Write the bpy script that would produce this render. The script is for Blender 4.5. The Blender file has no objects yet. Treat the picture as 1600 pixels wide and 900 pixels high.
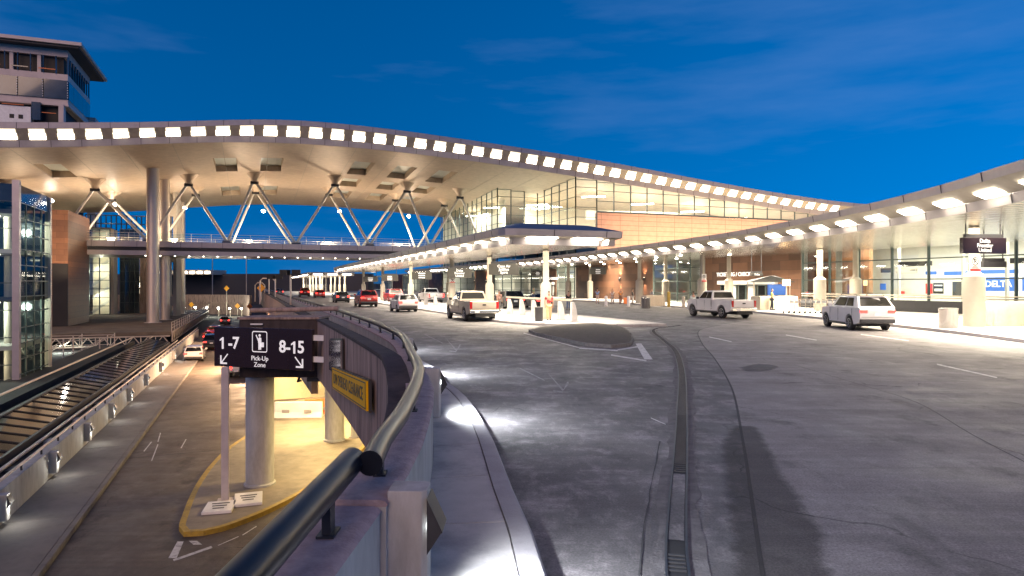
import bpy, math, random
import numpy as np
from mathutils import Vector, Matrix
random.seed(7)
S = bpy.context.scene
COL = S.collection
rad = math.radians

# ------------------------------------------------------------------ camera
cam = bpy.data.cameras.new('camera')
cam.lens = 1050/1600*36
cam.sensor_width = 36
cam.shift_y = -5/1600
cam.clip_start = 0.05
cam.clip_end = 4000
co = bpy.data.objects.new('camera', cam)
co.location = (0, 0, 2.3)
co.rotation_euler = (rad(90), 0, 0)
COL.objects.link(co)
S.camera = co

# ------------------------------------------------------------------ world: sky after sunset, the glow is behind the camera
world = bpy.data.worlds.new('World')
S.world = world
world.use_nodes = True
nt = world.node_tree
nt.nodes.clear()
def WN(t, **k):
    n = nt.nodes.new(t)
    for a, b in k.items(): setattr(n, a, b)
    return n
sky = WN('ShaderNodeTexSky', sky_type='NISHITA')
sky.sun_disc = False
sky.sun_elevation = rad(3.0)
sky.sun_rotation = rad(65)
sky.air_density = 1.0
sky.dust_density = 0.3
sky.ozone_density = 6.0
hsv = WN('ShaderNodeHueSaturation')
hsv.inputs['Saturation'].default_value = 1.40
hsv.inputs['Value'].default_value = 1.0
tint = WN('ShaderNodeMixRGB', blend_type='MULTIPLY')
tint.inputs[0].default_value = 1
tint.inputs[2].default_value = (0.24, 2.34, 2.05, 1)
# faint cirrus
tc = WN('ShaderNodeTexCoord')
mp = WN('ShaderNodeMapping')
mp.inputs['Scale'].default_value = (1.6, 1.6, 9.0)
mp.inputs['Rotation'].default_value = (0.0, 0.32, 0.2)
cn = WN('ShaderNodeTexNoise')
cn.inputs['Scale'].default_value = 1.5
cn.inputs['Detail'].default_value = 7
cn.inputs['Roughness'].default_value = .55
cr = WN('ShaderNodeValToRGB')
cr.color_ramp.elements[0].position = .50
cr.color_ramp.elements[0].color = (0, 0, 0, 1)
cr.color_ramp.elements[1].position = .80
cr.color_ramp.elements[1].color = (.24, .24, .24, 1)
cm = WN('ShaderNodeMixRGB', blend_type='MIX')
cm.inputs[2].default_value = (1.0, 1.7, 3.6, 1)
bg = WN('ShaderNodeBackground')
bg.inputs['Strength'].default_value = 0.15
wo = WN('ShaderNodeOutputWorld')
L = nt.links.new
sm = WN('ShaderNodeMapping')
sm.inputs['Location'].default_value = (0, 0, .30)
sm.inputs['Scale'].default_value = (1, 1, .8)
L(sm.outputs[0], sky.inputs['Vector'])
L(sky.outputs[0], hsv.inputs['Color']); L(hsv.outputs[0], tint.inputs[1])
L(tc.outputs['Generated'], sm.inputs[0]); L(tc.outputs['Generated'], mp.inputs[0]); L(mp.outputs[0], cn.inputs['Vector'])
L(cn.outputs['Fac'], cr.inputs[0]); L(cr.outputs[0], cm.inputs[0]); L(tint.outputs[0], cm.inputs[1])
L(cm.outputs[0], bg.inputs['Color']); L(bg.outputs[0], wo.inputs['Surface'])

# afterglow of the set sun, low behind the camera: very soft
sl = bpy.data.lights.new('sun', 'SUN')
sl.energy = 1.2
sl.angle = rad(40)
sl.color = (1.0, .64, .44)
so = bpy.data.objects.new('sun', sl)
so.rotation_euler = (rad(62), 0, rad(-8))
COL.objects.link(so)

S.view_settings.view_transform = 'Standard'
S.view_settings.look = 'None'
S.view_settings.exposure = 0.40
S.view_settings.gamma = 1
S.view_settings.use_curve_mapping = False
cy = S.cycles
cy.use_denoising = True
cy.max_bounces = 7
cy.diffuse_bounces = 3
cy.glossy_bounces = 4
cy.transmission_bounces = 4
cy.transparent_max_bounces = 14
cy.sample_clamp_indirect = 3.0
cy.caustics_reflective = False
cy.caustics_refractive = False
cy.use_light_tree = True

# ------------------------------------------------------------------ materials
def mat(name, col, rough=.6, metal=0., var=.12, scale=2., bump=0., bscale=40., spec=.5, dark=None, dscale=.5, damt=0., stretch=(1, 1, 1), coat=0.):
    """procedural surface: base colour with broad and fine variation, worn patches of another colour, bump"""
    m = bpy.data.materials.new(name); m.use_nodes = True
    n = m.node_tree.nodes; l = m.node_tree.links.new
    b = n['Principled BSDF']
    b.inputs['Roughness'].default_value = rough
    b.inputs['Metallic'].default_value = metal
    b.inputs['Specular IOR Level'].default_value = spec
    b.inputs['Coat Weight'].default_value = coat
    g = n.new('ShaderNodeNewGeometry')
    mp = n.new('ShaderNodeMapping'); mp.inputs['Scale'].default_value = stretch
    l(g.outputs['Position'], mp.inputs[0])
    a = n.new('ShaderNodeTexNoise'); a.inputs['Scale'].default_value = scale; a.inputs['Detail'].default_value = 8; a.inputs['Roughness'].default_value = .62
    l(mp.outputs[0], a.inputs['Vector'])
    r = n.new('ShaderNodeValToRGB')
    r.color_ramp.elements[0].position = .28; r.color_ramp.elements[1].position = .74
    lo = [max(0, c*(1-var)) for c in col[:3]]; hi = [min(1, c*(1+var)) for c in col[:3]]
    r.color_ramp.elements[0].color = (*lo, 1); r.color_ramp.elements[1].color = (*hi, 1)
    l(a.outputs['Fac'], r.inputs[0])
    out = r.outputs[0]
    if dark is not None:
        d = n.new('ShaderNodeTexNoise'); d.inputs['Scale'].default_value = dscale; d.inputs['Detail'].default_value = 9; d.inputs['Roughness'].default_value = .68
        l(mp.outputs[0], d.inputs['Vector'])
        q = n.new('ShaderNodeValToRGB'); q.color_ramp.elements[0].position = .50; q.color_ramp.elements[1].position = .66
        q.color_ramp.elements[0].color = (0, 0, 0, 1); q.color_ramp.elements[1].color = (damt, damt, damt, 1)
        l(d.outputs['Fac'], q.inputs[0])
        x = n.new('ShaderNodeMixRGB'); x.inputs[2].default_value = (*dark, 1)
        l(q.outputs[0], x.inputs[0]); l(out, x.inputs[1]); out = x.outputs[0]
    l(out, b.inputs['Base Color'])
    if bump:
        k = n.new('ShaderNodeTexNoise'); k.inputs['Scale'].default_value = bscale; k.inputs['Detail'].default_value = 5
        l(mp.outputs[0], k.inputs['Vector'])
        u = n.new('ShaderNodeBump'); u.inputs['Strength'].default_value = bump; u.inputs['Distance'].default_value = .02
        l(k.outputs['Fac'], u.inputs['Height']); l(u.outputs[0], b.inputs['Normal'])
    return m

def emi(name, col, st, base=(.8, .8, .8)):
    m = bpy.data.materials.new(name); m.use_nodes = True
    b = m.node_tree.nodes['Principled BSDF']
    b.inputs['Base Color'].default_value = (*base, 1)
    b.inputs['Emission Color'].default_value = (*col, 1)
    b.inputs['Emission Strength'].default_value = st
    return m

def glass(name, tintc=(.85, .95, .93), gl=.10, facing=.55):
    m = bpy.data.materials.new(name); m.use_nodes = True
    n = m.node_tree.nodes; l = m.node_tree.links.new
    n.clear()
    o = n.new('ShaderNodeOutputMaterial'); t = n.new('ShaderNodeBsdfTransparent'); g = n.new('ShaderNodeBsdfGlossy')
    x = n.new('ShaderNodeMixShader'); w = n.new('ShaderNodeLayerWeight'); mr = n.new('ShaderNodeMapRange')
    w.inputs['Blend'].default_value = .35
    mr.inputs['To Min'].default_value = gl; mr.inputs['To Max'].default_value = facing
    t.inputs[0].default_value = (*tintc, 1); g.inputs['Roughness'].default_value = .03; g.inputs[0].default_value = (.9, .95, 1, 1)
    l(w.outputs['Fresnel'], mr.inputs['Value']); l(mr.outputs[0], x.inputs[0]); l(t.outputs[0], x.inputs[1]); l(g.outputs[0], x.inputs[2]); l(x.outputs[0], o.inputs[0])
    return m

def panel_mat(name, cols, bw, bh, gap=.012, off=.5, rough=.6, mortar=(.08, .06, .05), metal=0, origin_dir=None, bump=.15):
    """cladding laid in courses: brick texture over (distance along the wall, height)"""
    m = bpy.data.materials.new(name); m.use_nodes = True
    n = m.node_tree.nodes; l = m.node_tree.links.new
    b = n['Principled BSDF']; b.inputs['Roughness'].default_value = rough; b.inputs['Metallic'].default_value = metal
    g = n.new('ShaderNodeNewGeometry')
    dp = n.new('ShaderNodeVectorMath'); dp.operation = 'DOT_PRODUCT'
    dp.inputs[1].default_value = origin_dir or (1, 0, 0)
    sx = n.new('ShaderNodeSeparateXYZ'); cx = n.new('ShaderNodeCombineXYZ')
    l(g.outputs['Position'], dp.inputs[0]); l(g.outputs['Position'], sx.inputs[0])
    l(dp.outputs['Value'], cx.inputs[0]); l(sx.outputs['Z'], cx.inputs[1])
    br = n.new('ShaderNodeTexBrick')
    br.offset = off; br.inputs['Scale'].default_value = 1
    br.inputs['Brick Width'].default_value = bw; br.inputs['Row Height'].default_value = bh
    br.inputs['Mortar Size'].default_value = gap; br.inputs['Mortar Smooth'].default_value = .1; br.inputs['Bias'].default_value = 0
    br.inputs['Color1'].default_value = (*cols[0], 1); br.inputs['Color2'].default_value = (*cols[1], 1); br.inputs['Mortar'].default_value = (*mortar, 1)
    l(cx.outputs[0], br.inputs['Vector'])
    no = n.new('ShaderNodeTexNoise'); no.inputs['Scale'].default_value = 1.3; no.inputs['Detail'].default_value = 6
    l(g.outputs['Position'], no.inputs['Vector'])
    mx = n.new('ShaderNodeMixRGB'); mx.blend_type = 'MULTIPLY'; mx.inputs[0].default_value = .35
    l(br.outputs['Color'], mx.inputs[1]); l(no.outputs['Fac'], mx.inputs[2]); l(mx.outputs[0], b.inputs['Base Color'])
    u = n.new('ShaderNodeBump'); u.inputs['Strength'].default_value = bump; u.inputs['Distance'].default_value = .02; u.invert = True
    l(br.outputs['Fac'], u.inputs['Height']); l(u.outputs[0], b.inputs['Normal'])
    return m

def road_mat(name, base, patch, wear, rough=.55):
    """worn roadway: mottled slab colour, pale wear, dark oil, fine grain, cracks"""
    m = bpy.data.materials.new(name); m.use_nodes = True
    n = m.node_tree.nodes; l = m.node_tree.links.new
    b = n['Principled BSDF']
    g = n.new('ShaderNodeNewGeometry')
    def noise(sc, det=8, ro=.6, st=(1, 1, 1), rot=0):
        mp = n.new('ShaderNodeMapping'); mp.inputs['Scale'].default_value = st; mp.inputs['Rotation'].default_value = (0, 0, rot)
        l(g.outputs['Position'], mp.inputs[0])
        x = n.new('ShaderNodeTexNoise'); x.inputs['Scale'].default_value = sc; x.inputs['Detail'].default_value = det; x.inputs['Roughness'].default_value = ro
        l(mp.outputs[0], x.inputs['Vector']); return x.outputs['Fac']
    def ramp(f, p0, p1, v0=0., v1=1.):
        r = n.new('ShaderNodeMapRange'); r.inputs['From Min'].default_value = p0; r.inputs['From Max'].default_value = p1
        r.inputs['To Min'].default_value = v0; r.inputs['To Max'].default_value = v1
        l(f, r.inputs['Value']); return r.outputs[0]
    def mix(fac, a, c, mode='MIX'):
        x = n.new('ShaderNodeMixRGB'); x.blend_type = mode
        if isinstance(fac, float): x.inputs[0].default_value = fac
        else: l(fac, x.inputs[0])
        for i, q in ((1, a), (2, c)):
            if isinstance(q, tuple): x.inputs[i].default_value = (*q, 1)
            else: l(q, x.inputs[i])
        return x.outputs[0]
    c = mix(ramp(noise(.55, 12, .72), .40, .62), base, patch)
    c = mix(ramp(noise(1.1, 14, .76), .51, .68, 0, .8), c, wear)
    c = mix(ramp(noise(5, 8, .75, (1, .35, 1), .36), .53, .70, 0, .5), c, wear)
    c = mix(ramp(noise(.7, 13, .72, (1, .6, 1), .4), .54, .64, 0, .75), c, tuple(k*.42 for k in base))
    c = mix(1., c, mix(ramp(noise(1.0, 6, .7, (.12, 4.5, 1), -.12), .35, .65), (.84, .84, .84), (1.14, 1.14, 1.14)), 'MULTIPLY')
    fine = noise(45, 4, .7)
    c = mix(1., c, mix(ramp(fine, .3, .7), (.55, .55, .55), (1.4, 1.4, 1.4)), 'MULTIPLY')
    v = n.new('ShaderNodeTexVoronoi'); v.feature = 'DISTANCE_TO_EDGE'; v.inputs['Scale'].default_value = .23
    dv = n.new('ShaderNodeVectorMath'); dv.operation = 'ADD'
    nn = n.new('ShaderNodeTexNoise'); nn.inputs['Scale'].default_value = .8; nn.inputs['Detail'].default_value = 6
    l(g.outputs['Position'], nn.inputs['Vector']); l(g.outputs['Position'], dv.inputs[0]); l(nn.outputs['Color'], dv.inputs[1]); l(dv.outputs[0], v.inputs['Vector'])
    crack = ramp(v.outputs['Distance'], .0, .0045, 1, 0)
    cr2 = n.new('ShaderNodeMath'); cr2.operation = 'MULTIPLY'
    l(crack, cr2.inputs[0]); l(ramp(noise(.5, 3), .48, .56), cr2.inputs[1])
    c = mix(cr2.outputs[0], c, tuple(k*.3 for k in base))
    l(c, b.inputs['Base Color'])
    l(ramp(noise(.8, 6, .6), .3, .7, rough-.06, rough+.25), b.inputs['Roughness'])
    u = n.new('ShaderNodeBump'); u.inputs['Strength'].default_value = .35; u.inputs['Distance'].default_value = .012
    l(noise(28, 6, .7), u.inputs['Height']); l(u.outputs[0], b.inputs['Normal'])
    return m

def ridged(name, col, rough, metal, per, direc, amt=.5, var=.15):
    """sheet metal with fine parallel perforation lines"""
    m = mat(name, col, rough, metal, var, 1.2)
    n = m.node_tree.nodes; l = m.node_tree.links.new
    g = n.new('ShaderNodeNewGeometry'); dp = n.new('ShaderNodeVectorMath'); dp.operation = 'DOT_PRODUCT'; dp.inputs[1].default_value = direc
    l(g.outputs['Position'], dp.inputs[0])
    w = n.new('ShaderNodeMath'); w.operation = 'MULTIPLY'; w.inputs[1].default_value = 2*math.pi/per
    l(dp.outputs['Value'], w.inputs[0])
    si = n.new('ShaderNodeMath'); si.operation = 'SINE'; l(w.outputs[0], si.inputs[0])
    no = n.new('ShaderNodeTexNoise'); no.inputs['Scale'].default_value = .9; no.inputs['Detail'].default_value = 3
    l(g.outputs['Position'], no.inputs['Vector'])
    ad = n.new('ShaderNodeMath'); ad.operation = 'ADD'; l(si.outputs[0], ad.inputs[0]); l(no.outputs['Fac'], ad.inputs[1])
    u = n.new('ShaderNodeBump'); u.inputs['Strength'].default_value = amt; u.inputs['Distance'].default_value = .05
    l(ad.outputs[0], u.inputs['Height']); l(u.outputs[0], n['Principled BSDF'].inputs['Normal'])
    return m

DV = (-.3593, .9332, 0)     # along the road
EV = (.9332, .3593, 0)      # across it, towards the terminal
M = dict(
    slab=road_mat('concrete_roadway', (.175, .158, .16), (.22, .20, .20), (.29, .27, .265)),
    upper=road_mat('upper_road_surface', (.085, .079, .081), (.14, .13, .133), (.33, .30, .305)),
    lower=road_mat('lower_road_surface', (.098, .076, .060), (.13, .102, .082), (.17, .14, .115)),
    island=mat('island_asphalt', (.062, .052, .046), .85, var=.4, scale=5, bump=.6, bscale=50),
    fringe=mat('damp_fringe', (.115, .103, .102), .75, var=.3, scale=5),
    troughglow=emi('trough_glow', (1, .86, .60), 1.1),
    asphalt=mat('asphalt', (.045, .044, .048), .8, var=.3, scale=6, bump=.5, bscale=60),
    walk=mat('sidewalk_concrete', (.45, .425, .41), .75, var=.14, scale=2.5, bump=.25, bscale=50, dark=(.17, .165, .18), dscale=1.2, damt=.6),
    kerb=mat('kerb_concrete', (.34, .32, .33), .75, var=.16, scale=4, bump=.3, bscale=50, dark=(.2, .18, .18), dscale=2, damt=.5),
    conc=mat('old_concrete', (.34, .245, .205), .85, var=.42, scale=5.5, bump=.4, bscale=25, dark=(.075, .052, .048), dscale=3.2, damt=.75, stretch=(1, 1, .13)),
    dirty=mat('stained_concrete', (.055, .042, .042), .9, var=.35, scale=2, bump=.4, bscale=20, dark=(.02, .017, .018), dscale=2.2, damt=.9, stretch=(1, 1, .3)),
    pink=mat('parapet_cap_concrete', (.42, .32, .325), .8, var=.22, scale=9, bump=.5, bscale=45, dark=(.24, .17, .18), dscale=3.5, damt=.6),
    pale=mat('pale_painted_concrete', (.46, .46, .45), .75, var=.2, scale=5, bump=.3, bscale=45, dark=(.30, .285, .265), dscale=2.2, damt=.6, stretch=(1, 1, .3)),
    cream=mat('cream_painted_column', (.40, .355, .29), .55, var=.06, scale=3),
    yellow=mat('yellow_kerb_paint', (.42, .28, .04), .6, var=.25, scale=8, dark=(.2, .15, .06), dscale=5, damt=.7),
    polished=mat('polished_steel', (.62, .60, .58), .18, 1., var=.1),
    lwalk=mat('lower_sidewalk_concrete', (.19, .172, .158), .8, var=.2, scale=2, bump=.25, bscale=40, dark=(.09, .08, .075), dscale=1., damt=.7),
    collar=mat('trench_collar_concrete', (.12, .112, .116), .85, var=.4, scale=5, bump=.6, bscale=25),
    steel=mat('brushed_steel', (.66, .57, .48), .48, .7, var=.1, scale=2, stretch=(1, 1, .1)),
    truss=mat('truss_paint', (.58, .55, .50), .4, .35, var=.1, scale=2),
    rail=mat('navy_enamel_pipe', (.007, .010, .018), .33, .0, var=.1, scale=4, spec=.2, coat=.04),
    railpost=mat('rail_post_paint', (.016, .020, .028), .45, var=.3, scale=8),
    black=mat('black_rubber', (.012, .012, .013), .7),
    dgrey=mat('dark_grey_metal', (.045, .045, .05), .5, .3),
    roofing=mat('dark_roof_membrane', (.018, .0175, .019), .75, var=.35, scale=1.2, bump=.2, bscale=8),
    fascia=mat('fascia_panel', (.46, .41, .41), .38, .55, var=.08, scale=1.5),
    rooftop=mat('standing_seam_roof', (.16, .17, .20), .45, .6, var=.12, scale=1.2),
    soffit=ridged('bronze_soffit_panel', (.48, .38, .285), .5, .2, .55, DV, .2),
    csoffit=ridged('polished_canopy_soffit', (.80, .74, .66), .2, .9, .5, DV, .28),
    tan=mat('taupe_trough', (.36, .32, .26), .6),
    lampw=emi('warm_white_lamp', (1, .88, .66), 11.0),
    lampc=emi('canopy_lamp', (1, .90, .72), 38.0),
    lampcool=emi('cool_white_lens', (.86, .95, 1.0), 9.0),
    red=emi('red_tail_lamp', (1, .035, .025), 4.5, (.5, .01, .01)),
    redoff=mat('red_lens', (.35, .01, .012), .25),
    head=emi('white_headlamp', (1, .95, .85), 14.0),
    spot=emi('spot_lens', (1, .93, .8), 90.0),
    glassw=glass('curtain_wall_glass', gl=.07, facing=.28),
    glassd=glass('stair_tower_glass', (.66, .76, .70), .04, .22),
    mull=mat('green_grey_mullion', (.10, .13, .125), .4, .5),
    brickp=panel_mat('terracotta_panel', ((.80, .46, .33), (.76, .43, .31)), 3.6, .82, .025, 0, .55, (.2, .09, .06), origin_dir=EV),
    brickd=panel_mat('walnut_stone_panel', ((.20, .095, .052), (.075, .036, .022)), 2.4, .95, .01, .5, .45, (.05, .03, .02), origin_dir=DV, bump=.08),
    brickl=panel_mat('brown_stone_cladding', ((.34, .15, .07), (.20, .09, .045)), 1.8, .8, .01, .5, .55, (.04, .02, .015), origin_dir=EV),
    white=mat('white_wall_paint', (.78, .76, .72), .6, var=.04),
    ivory=mat('warm_interior_wall', (.72, .64, .50), .6, var=.08, scale=.6),
    signd=mat('dark_sign_face', (.028, .018, .024), .16, var=.1, coat=.4),
    signg=mat('grey_sign_face', (.055, .052, .046), .35),
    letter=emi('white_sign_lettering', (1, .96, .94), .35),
    letterk=mat('black_sign_lettering', (.01, .01, .01), .5),
    signy=mat('yellow_sign_face', (.80, .43, .0), .6, var=.12, scale=3, spec=.2),
    signw=mat('white_sign_face', (.8, .79, .77), .4),
    signr=mat('red_sign_face', (.6, .04, .04), .4),
    blue=emi('blue_counter_screen', (.05, .16, .46), .6, (.02, .06, .25)),
    orange=mat('orange_plastic', (.75, .20, .05), .5),
    cloth=mat('beige_table_cloth', (.58, .50, .38), .8, var=.1, scale=6),
    hivis=mat('hi_vis_yellow', (.68, .80, .08), .6),
    skin=mat('skin', (.34, .19, .13), .55),
    hair=mat('dark_hair', (.02, .014, .01), .6),
    rim=mat('alloy_rim', (.5, .5, .52), .3, .9),
    autoglass=mat('tinted_car_glass', (.010, .011, .012), .10, spec=.22),
    chrome=mat('chrome_trim', (.75, .74, .72), .15, 1.),
    paint=mat('white_road_paint', (.62, .61, .6), .6, var=.2, scale=6, dark=(.16, .155, .16), dscale=5, damt=.85),
    plate=mat('licence_plate_white', (.7, .7, .7), .5),
    wet=mat('damp_patch', (.075, .066, .064), .75, var=.3, scale=5, bump=.2),
    earth=mat('ground_surface', (.06, .06, .06), .9, var=.3, scale=.2),
    skylite=mat('skylight_pane', (.016, .018, .022), .07, spec=.35, coat=.15, var=.2, scale=.6),
    towerglass=mat('hotel_glass', (.045, .062, .08), .08, .2, var=.4, scale=.3, coat=.8),
    towerdark=mat('unfinished_floor_void', (.010, .009, .009), .6, var=.5, scale=.5),
    towerwall=mat('hotel_pale_cladding', (.62, .52, .48), .7, var=.1, scale=.5),
    amber=mat('amber_sign', (.75, .33, .02), .5),
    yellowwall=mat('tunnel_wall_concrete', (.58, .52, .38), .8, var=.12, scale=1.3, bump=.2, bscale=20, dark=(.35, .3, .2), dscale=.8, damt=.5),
)
def paintmat(name, col, rough=.3, metal=.3):
    return mat(name, col, rough, metal, var=.05, scale=1, coat=.7)

# ------------------------------------------------------------------ mesh helpers
class MB:
    def __init__(s): s.v = []; s.f = []
    def add(s, vs, fs):
        o = len(s.v); s.v += [tuple(p) for p in vs]; s.f += [tuple(i+o for i in f) for f in fs]; return s
    def quad(s, *p): return s.add(p, [tuple(range(len(p)))])
    def box(s, c, size, rz=0., ax=None):
        x, y, z = [k/2 for k in size]
        vs = [Vector((i*x, j*y, k*z)) for k in (-1, 1) for j in (-1, 1) for i in (-1, 1)]
        R = ax if ax is not None else Matrix.Rotation(rz, 3, 'Z')
        vs = [R @ q + Vector(c) for q in vs]
        return s.add(vs, [(0, 2, 3, 1), (4, 5, 7, 6), (0, 1, 5, 4), (2, 6, 7, 3), (0, 4, 6, 2), (1, 3, 7, 5)])
    def bar(s, p, q, w, h=None, up=(0, 0, 1)):
        p = Vector(p); q = Vector(q); h = h or w; d = (q-p); n = d.normalized()
        r = n.cross(Vector(up))
        if r.length < 1e-4: r = n.cross(Vector((1, 0, 0)))
        r.normalize(); u = r.cross(n)
        a = [p + r*(i*w/2) + u*(j*h/2) for i, j in ((-1, -1), (1, -1), (1, 1), (-1, 1))]
        return s.add(a + [k+d for k in a], [(0, 1, 2, 3), (7, 6, 5, 4), (0, 4, 5, 1), (1, 5, 6, 2), (2, 6, 7, 3), (3, 7, 4, 0)])
    def prism(s, poly, z0, z1):
        n = len(poly); zf0 = z0 if callable(z0) else (lambda x, y: z0); zf1 = z1 if callable(z1) else (lambda x, y: z1)
        a = sum(poly[i][0]*poly[(i+1) % n][1]-poly[(i+1) % n][0]*poly[i][1] for i in range(n))
        if a < 0: poly = poly[::-1]
        return s.add([(x, y, zf0(x, y)) for x, y in poly] + [(x, y, zf1(x, y)) for x, y in poly],
                     [tuple(range(n))[::-1], tuple(range(n, 2*n))] + [(i, (i+1) % n, (i+1) % n+n, i+n) for i in range(n)])
    def tube(s, pts, r, n=12, cap=True, rr=None):
        pts = [Vector(p) for p in pts]; rings = []
        for i, p in enumerate(pts):
            d = (pts[min(i+1, len(pts)-1)]-pts[max(i-1, 0)]).normalized()
            x = d.cross(Vector((0, 0, 1)))
            if x.length < 1e-3: x = d.cross(Vector((0, 1, 0)))
            x.normalize(); y = x.cross(d); q = rr[i] if rr else r
            rings.append([p + (x*math.cos(2*math.pi*k/n) + y*math.sin(2*math.pi*k/n))*q for k in range(n)])
        o = sum(rings, []); f = []
        for i in range(len(pts)-1):
            for k in range(n): f.append((i*n+k, i*n+(k+1) % n, (i+1)*n+(k+1) % n, (i+1)*n+k))
        if cap: f += [tuple(range(n))[::-1], tuple(range((len(pts)-1)*n, len(pts)*n))]
        return s.add(o, [t[::-1] for t in f])
    def lathe(s, prof, c=(0, 0, 0), n=20, axis='z', cap=True):
        o = []
        for r, z in prof:
            for k in range(n):
                a = 2*math.pi*k/n
                q = (r*math.cos(a), r*math.sin(a), z) if axis == 'z' else (z, r*math.cos(a), r*math.sin(a))
                o.append((q[0]+c[0], q[1]+c[1], q[2]+c[2]))
        f = [(i*n+k, i*n+(k+1) % n, (i+1)*n+(k+1) % n, (i+1)*n+k) for i in range(len(prof)-1) for k in range(n)]
        if cap: f += [tuple(range(n))[::-1], tuple(range((len(prof)-1)*n, len(prof)*n))]
        return s.add(o, f)
    def sweep(s, sec, path, closed=True, caps=True):
        """section [(right, up)] carried along a path of (x, y, z); right = to the right of the walking direction"""
        path = [Vector(p) for p in path]; n = len(sec); o = []
        for i, p in enumerate(path):
            if 0 < i < len(path)-1:
                a = (path[i]-path[i-1]); b = (path[i+1]-path[i]); a.z = b.z = 0; a.normalize(); b.normalize()
                d = (a+b).normalized(); k = 1/max(.3, d.dot(a))
            else:
                d = path[min(i+1, len(path)-1)]-path[max(i-1, 0)]; d.z = 0; d.normalize(); k = 1
            r = Vector((d.y, -d.x, 0))*k
            o += [p + r*u + Vector((0, 0, w)) for u, w in sec]
        f = []
        for i in range(len(path)-1):
            for k in range(n if closed else n-1):
                f.append((i*n+k, i*n+(k+1) % n, (i+1)*n+(k+1) % n, (i+1)*n+k))
        if closed and caps: f += [tuple(range(n))[::-1], tuple(range((len(path)-1)*n, len(path)*n))]
        return s.add(o, f)
    def build(s, name, m, parent=None, smooth=None, bevel=0, kind=None, fix=True):
        me = bpy.data.meshes.new(name)
        off = Vector((0, 0, 0)); r = parent
        while r is not None:
            off = r.location if r.parent is None else off; r = r.parent
        me.from_pydata([tuple(Vector(p)-off) for p in s.v], [], s.f)
        if fix:
            import bmesh
            b = bmesh.new(); b.from_mesh(me); bmesh.ops.recalc_face_normals(b, faces=b.faces); b.to_mesh(me); b.free()
        me.materials.append(m)
        if smooth is not None:
            for p in me.polygons: p.use_smooth = True
            me.set_sharp_from_angle(angle=rad(smooth))
        o = bpy.data.objects.new(name, me); COL.objects.link(o)
        if parent is not None: o.parent = parent
        if bevel:
            k = o.modifiers.new('bevel', 'BEVEL'); k.width = bevel; k.segments = 2; k.limit_method = 'ANGLE'; k.angle_limit = rad(40)
        if kind: o['kind'] = kind
        return o

def tag(o, label, cat, group=None):
    o['label'] = label; o['category'] = cat
    if group: o['group'] = group
    return o
def thing(name, label, cat, loc=(0, 0, 0), group=None):
    o = bpy.data.objects.new(name, None); o.empty_display_size = .3; o.location = loc; COL.objects.link(o)
    return tag(o, label, cat, group)
def struct(name, mb, m, **k):
    return mb.build(name, m, kind='structure', **k)
def place(o, x, y, z=0, rz=0.):
    o.location = (x, y, z); o.rotation_euler = (0, 0, rz); return o
def copy_tree(o, parent=None):
    c = o.copy(); COL.objects.link(c)
    if parent is not None: c.parent = parent
    for ch in list(o.children): copy_tree(ch, c)
    return c
def at(px, py, Y):
    return Vector(((px-800)/1050*Y, Y, 2.3+(445-py)/1050*Y))
def gnd(px, py, z=0.):
    return at(px, py, (2.3-z)*1050/(py-445))
def RT(s, t): return (.9332*s-.3593*t, .3593*s+.9332*t)
def ST(x, y): return (.9332*x+.3593*y, -.3593*x+.9332*y)
def smoothpath(pts, step=1.0):
    """Catmull-Rom through (x, y) points, resampled"""
    P = [Vector((p[0], p[1])) for p in pts]; P = [P[0]*2-P[1]] + P + [P[-1]*2-P[-2]]; out = []
    for i in range(1, len(P)-2):
        n = max(1, int((P[i+1]-P[i]).length/step))
        for k in range(n):
            t = k/n; a, b, c, d = P[i-1:i+3]
            out.append(.5*((2*b)+(-a+c)*t+(2*a-5*b+4*c-d)*t*t+(-a+3*b-3*c+d)*t**3))
    out.append(P[-2]); return [(q.x, q.y) for q in out]
def offset(path, k):
    o = []
    for i, p in enumerate(path):
        a = path[max(i-1, 0)]; b = path[min(i+1, len(path)-1)]
        dx, dy = b[0]-a[0], b[1]-a[1]; q = math.hypot(dx, dy)
        o.append((p[0]+dy/q*k, p[1]-dx/q*k))
    return o
def arclen(path):
    r = [0]
    for a, b in zip(path, path[1:]): r.append(r[-1]+math.hypot(b[0]-a[0], b[1]-a[1]))
    return r
def along(path, q):
    """point and unit direction at arc length q"""
    A = arclen(path)
    for i in range(len(path)-1):
        if q <= A[i+1] or i == len(path)-2:
            t = (q-A[i])/max(1e-6, A[i+1]-A[i]); a, b = path[i], path[i+1]; d = math.hypot(b[0]-a[0], b[1]-a[1])
            return (a[0]+(b[0]-a[0])*t, a[1]+(b[1]-a[1])*t), ((b[0]-a[0])/d, (b[1]-a[1])/d)
def xat(path, Y):
    for a, b in zip(path, path[1:]):
        if a[1] <= Y <= b[1]: return a[0]+(b[0]-a[0])*(Y-a[1])/(b[1]-a[1])
    return path[-1][0]
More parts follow.
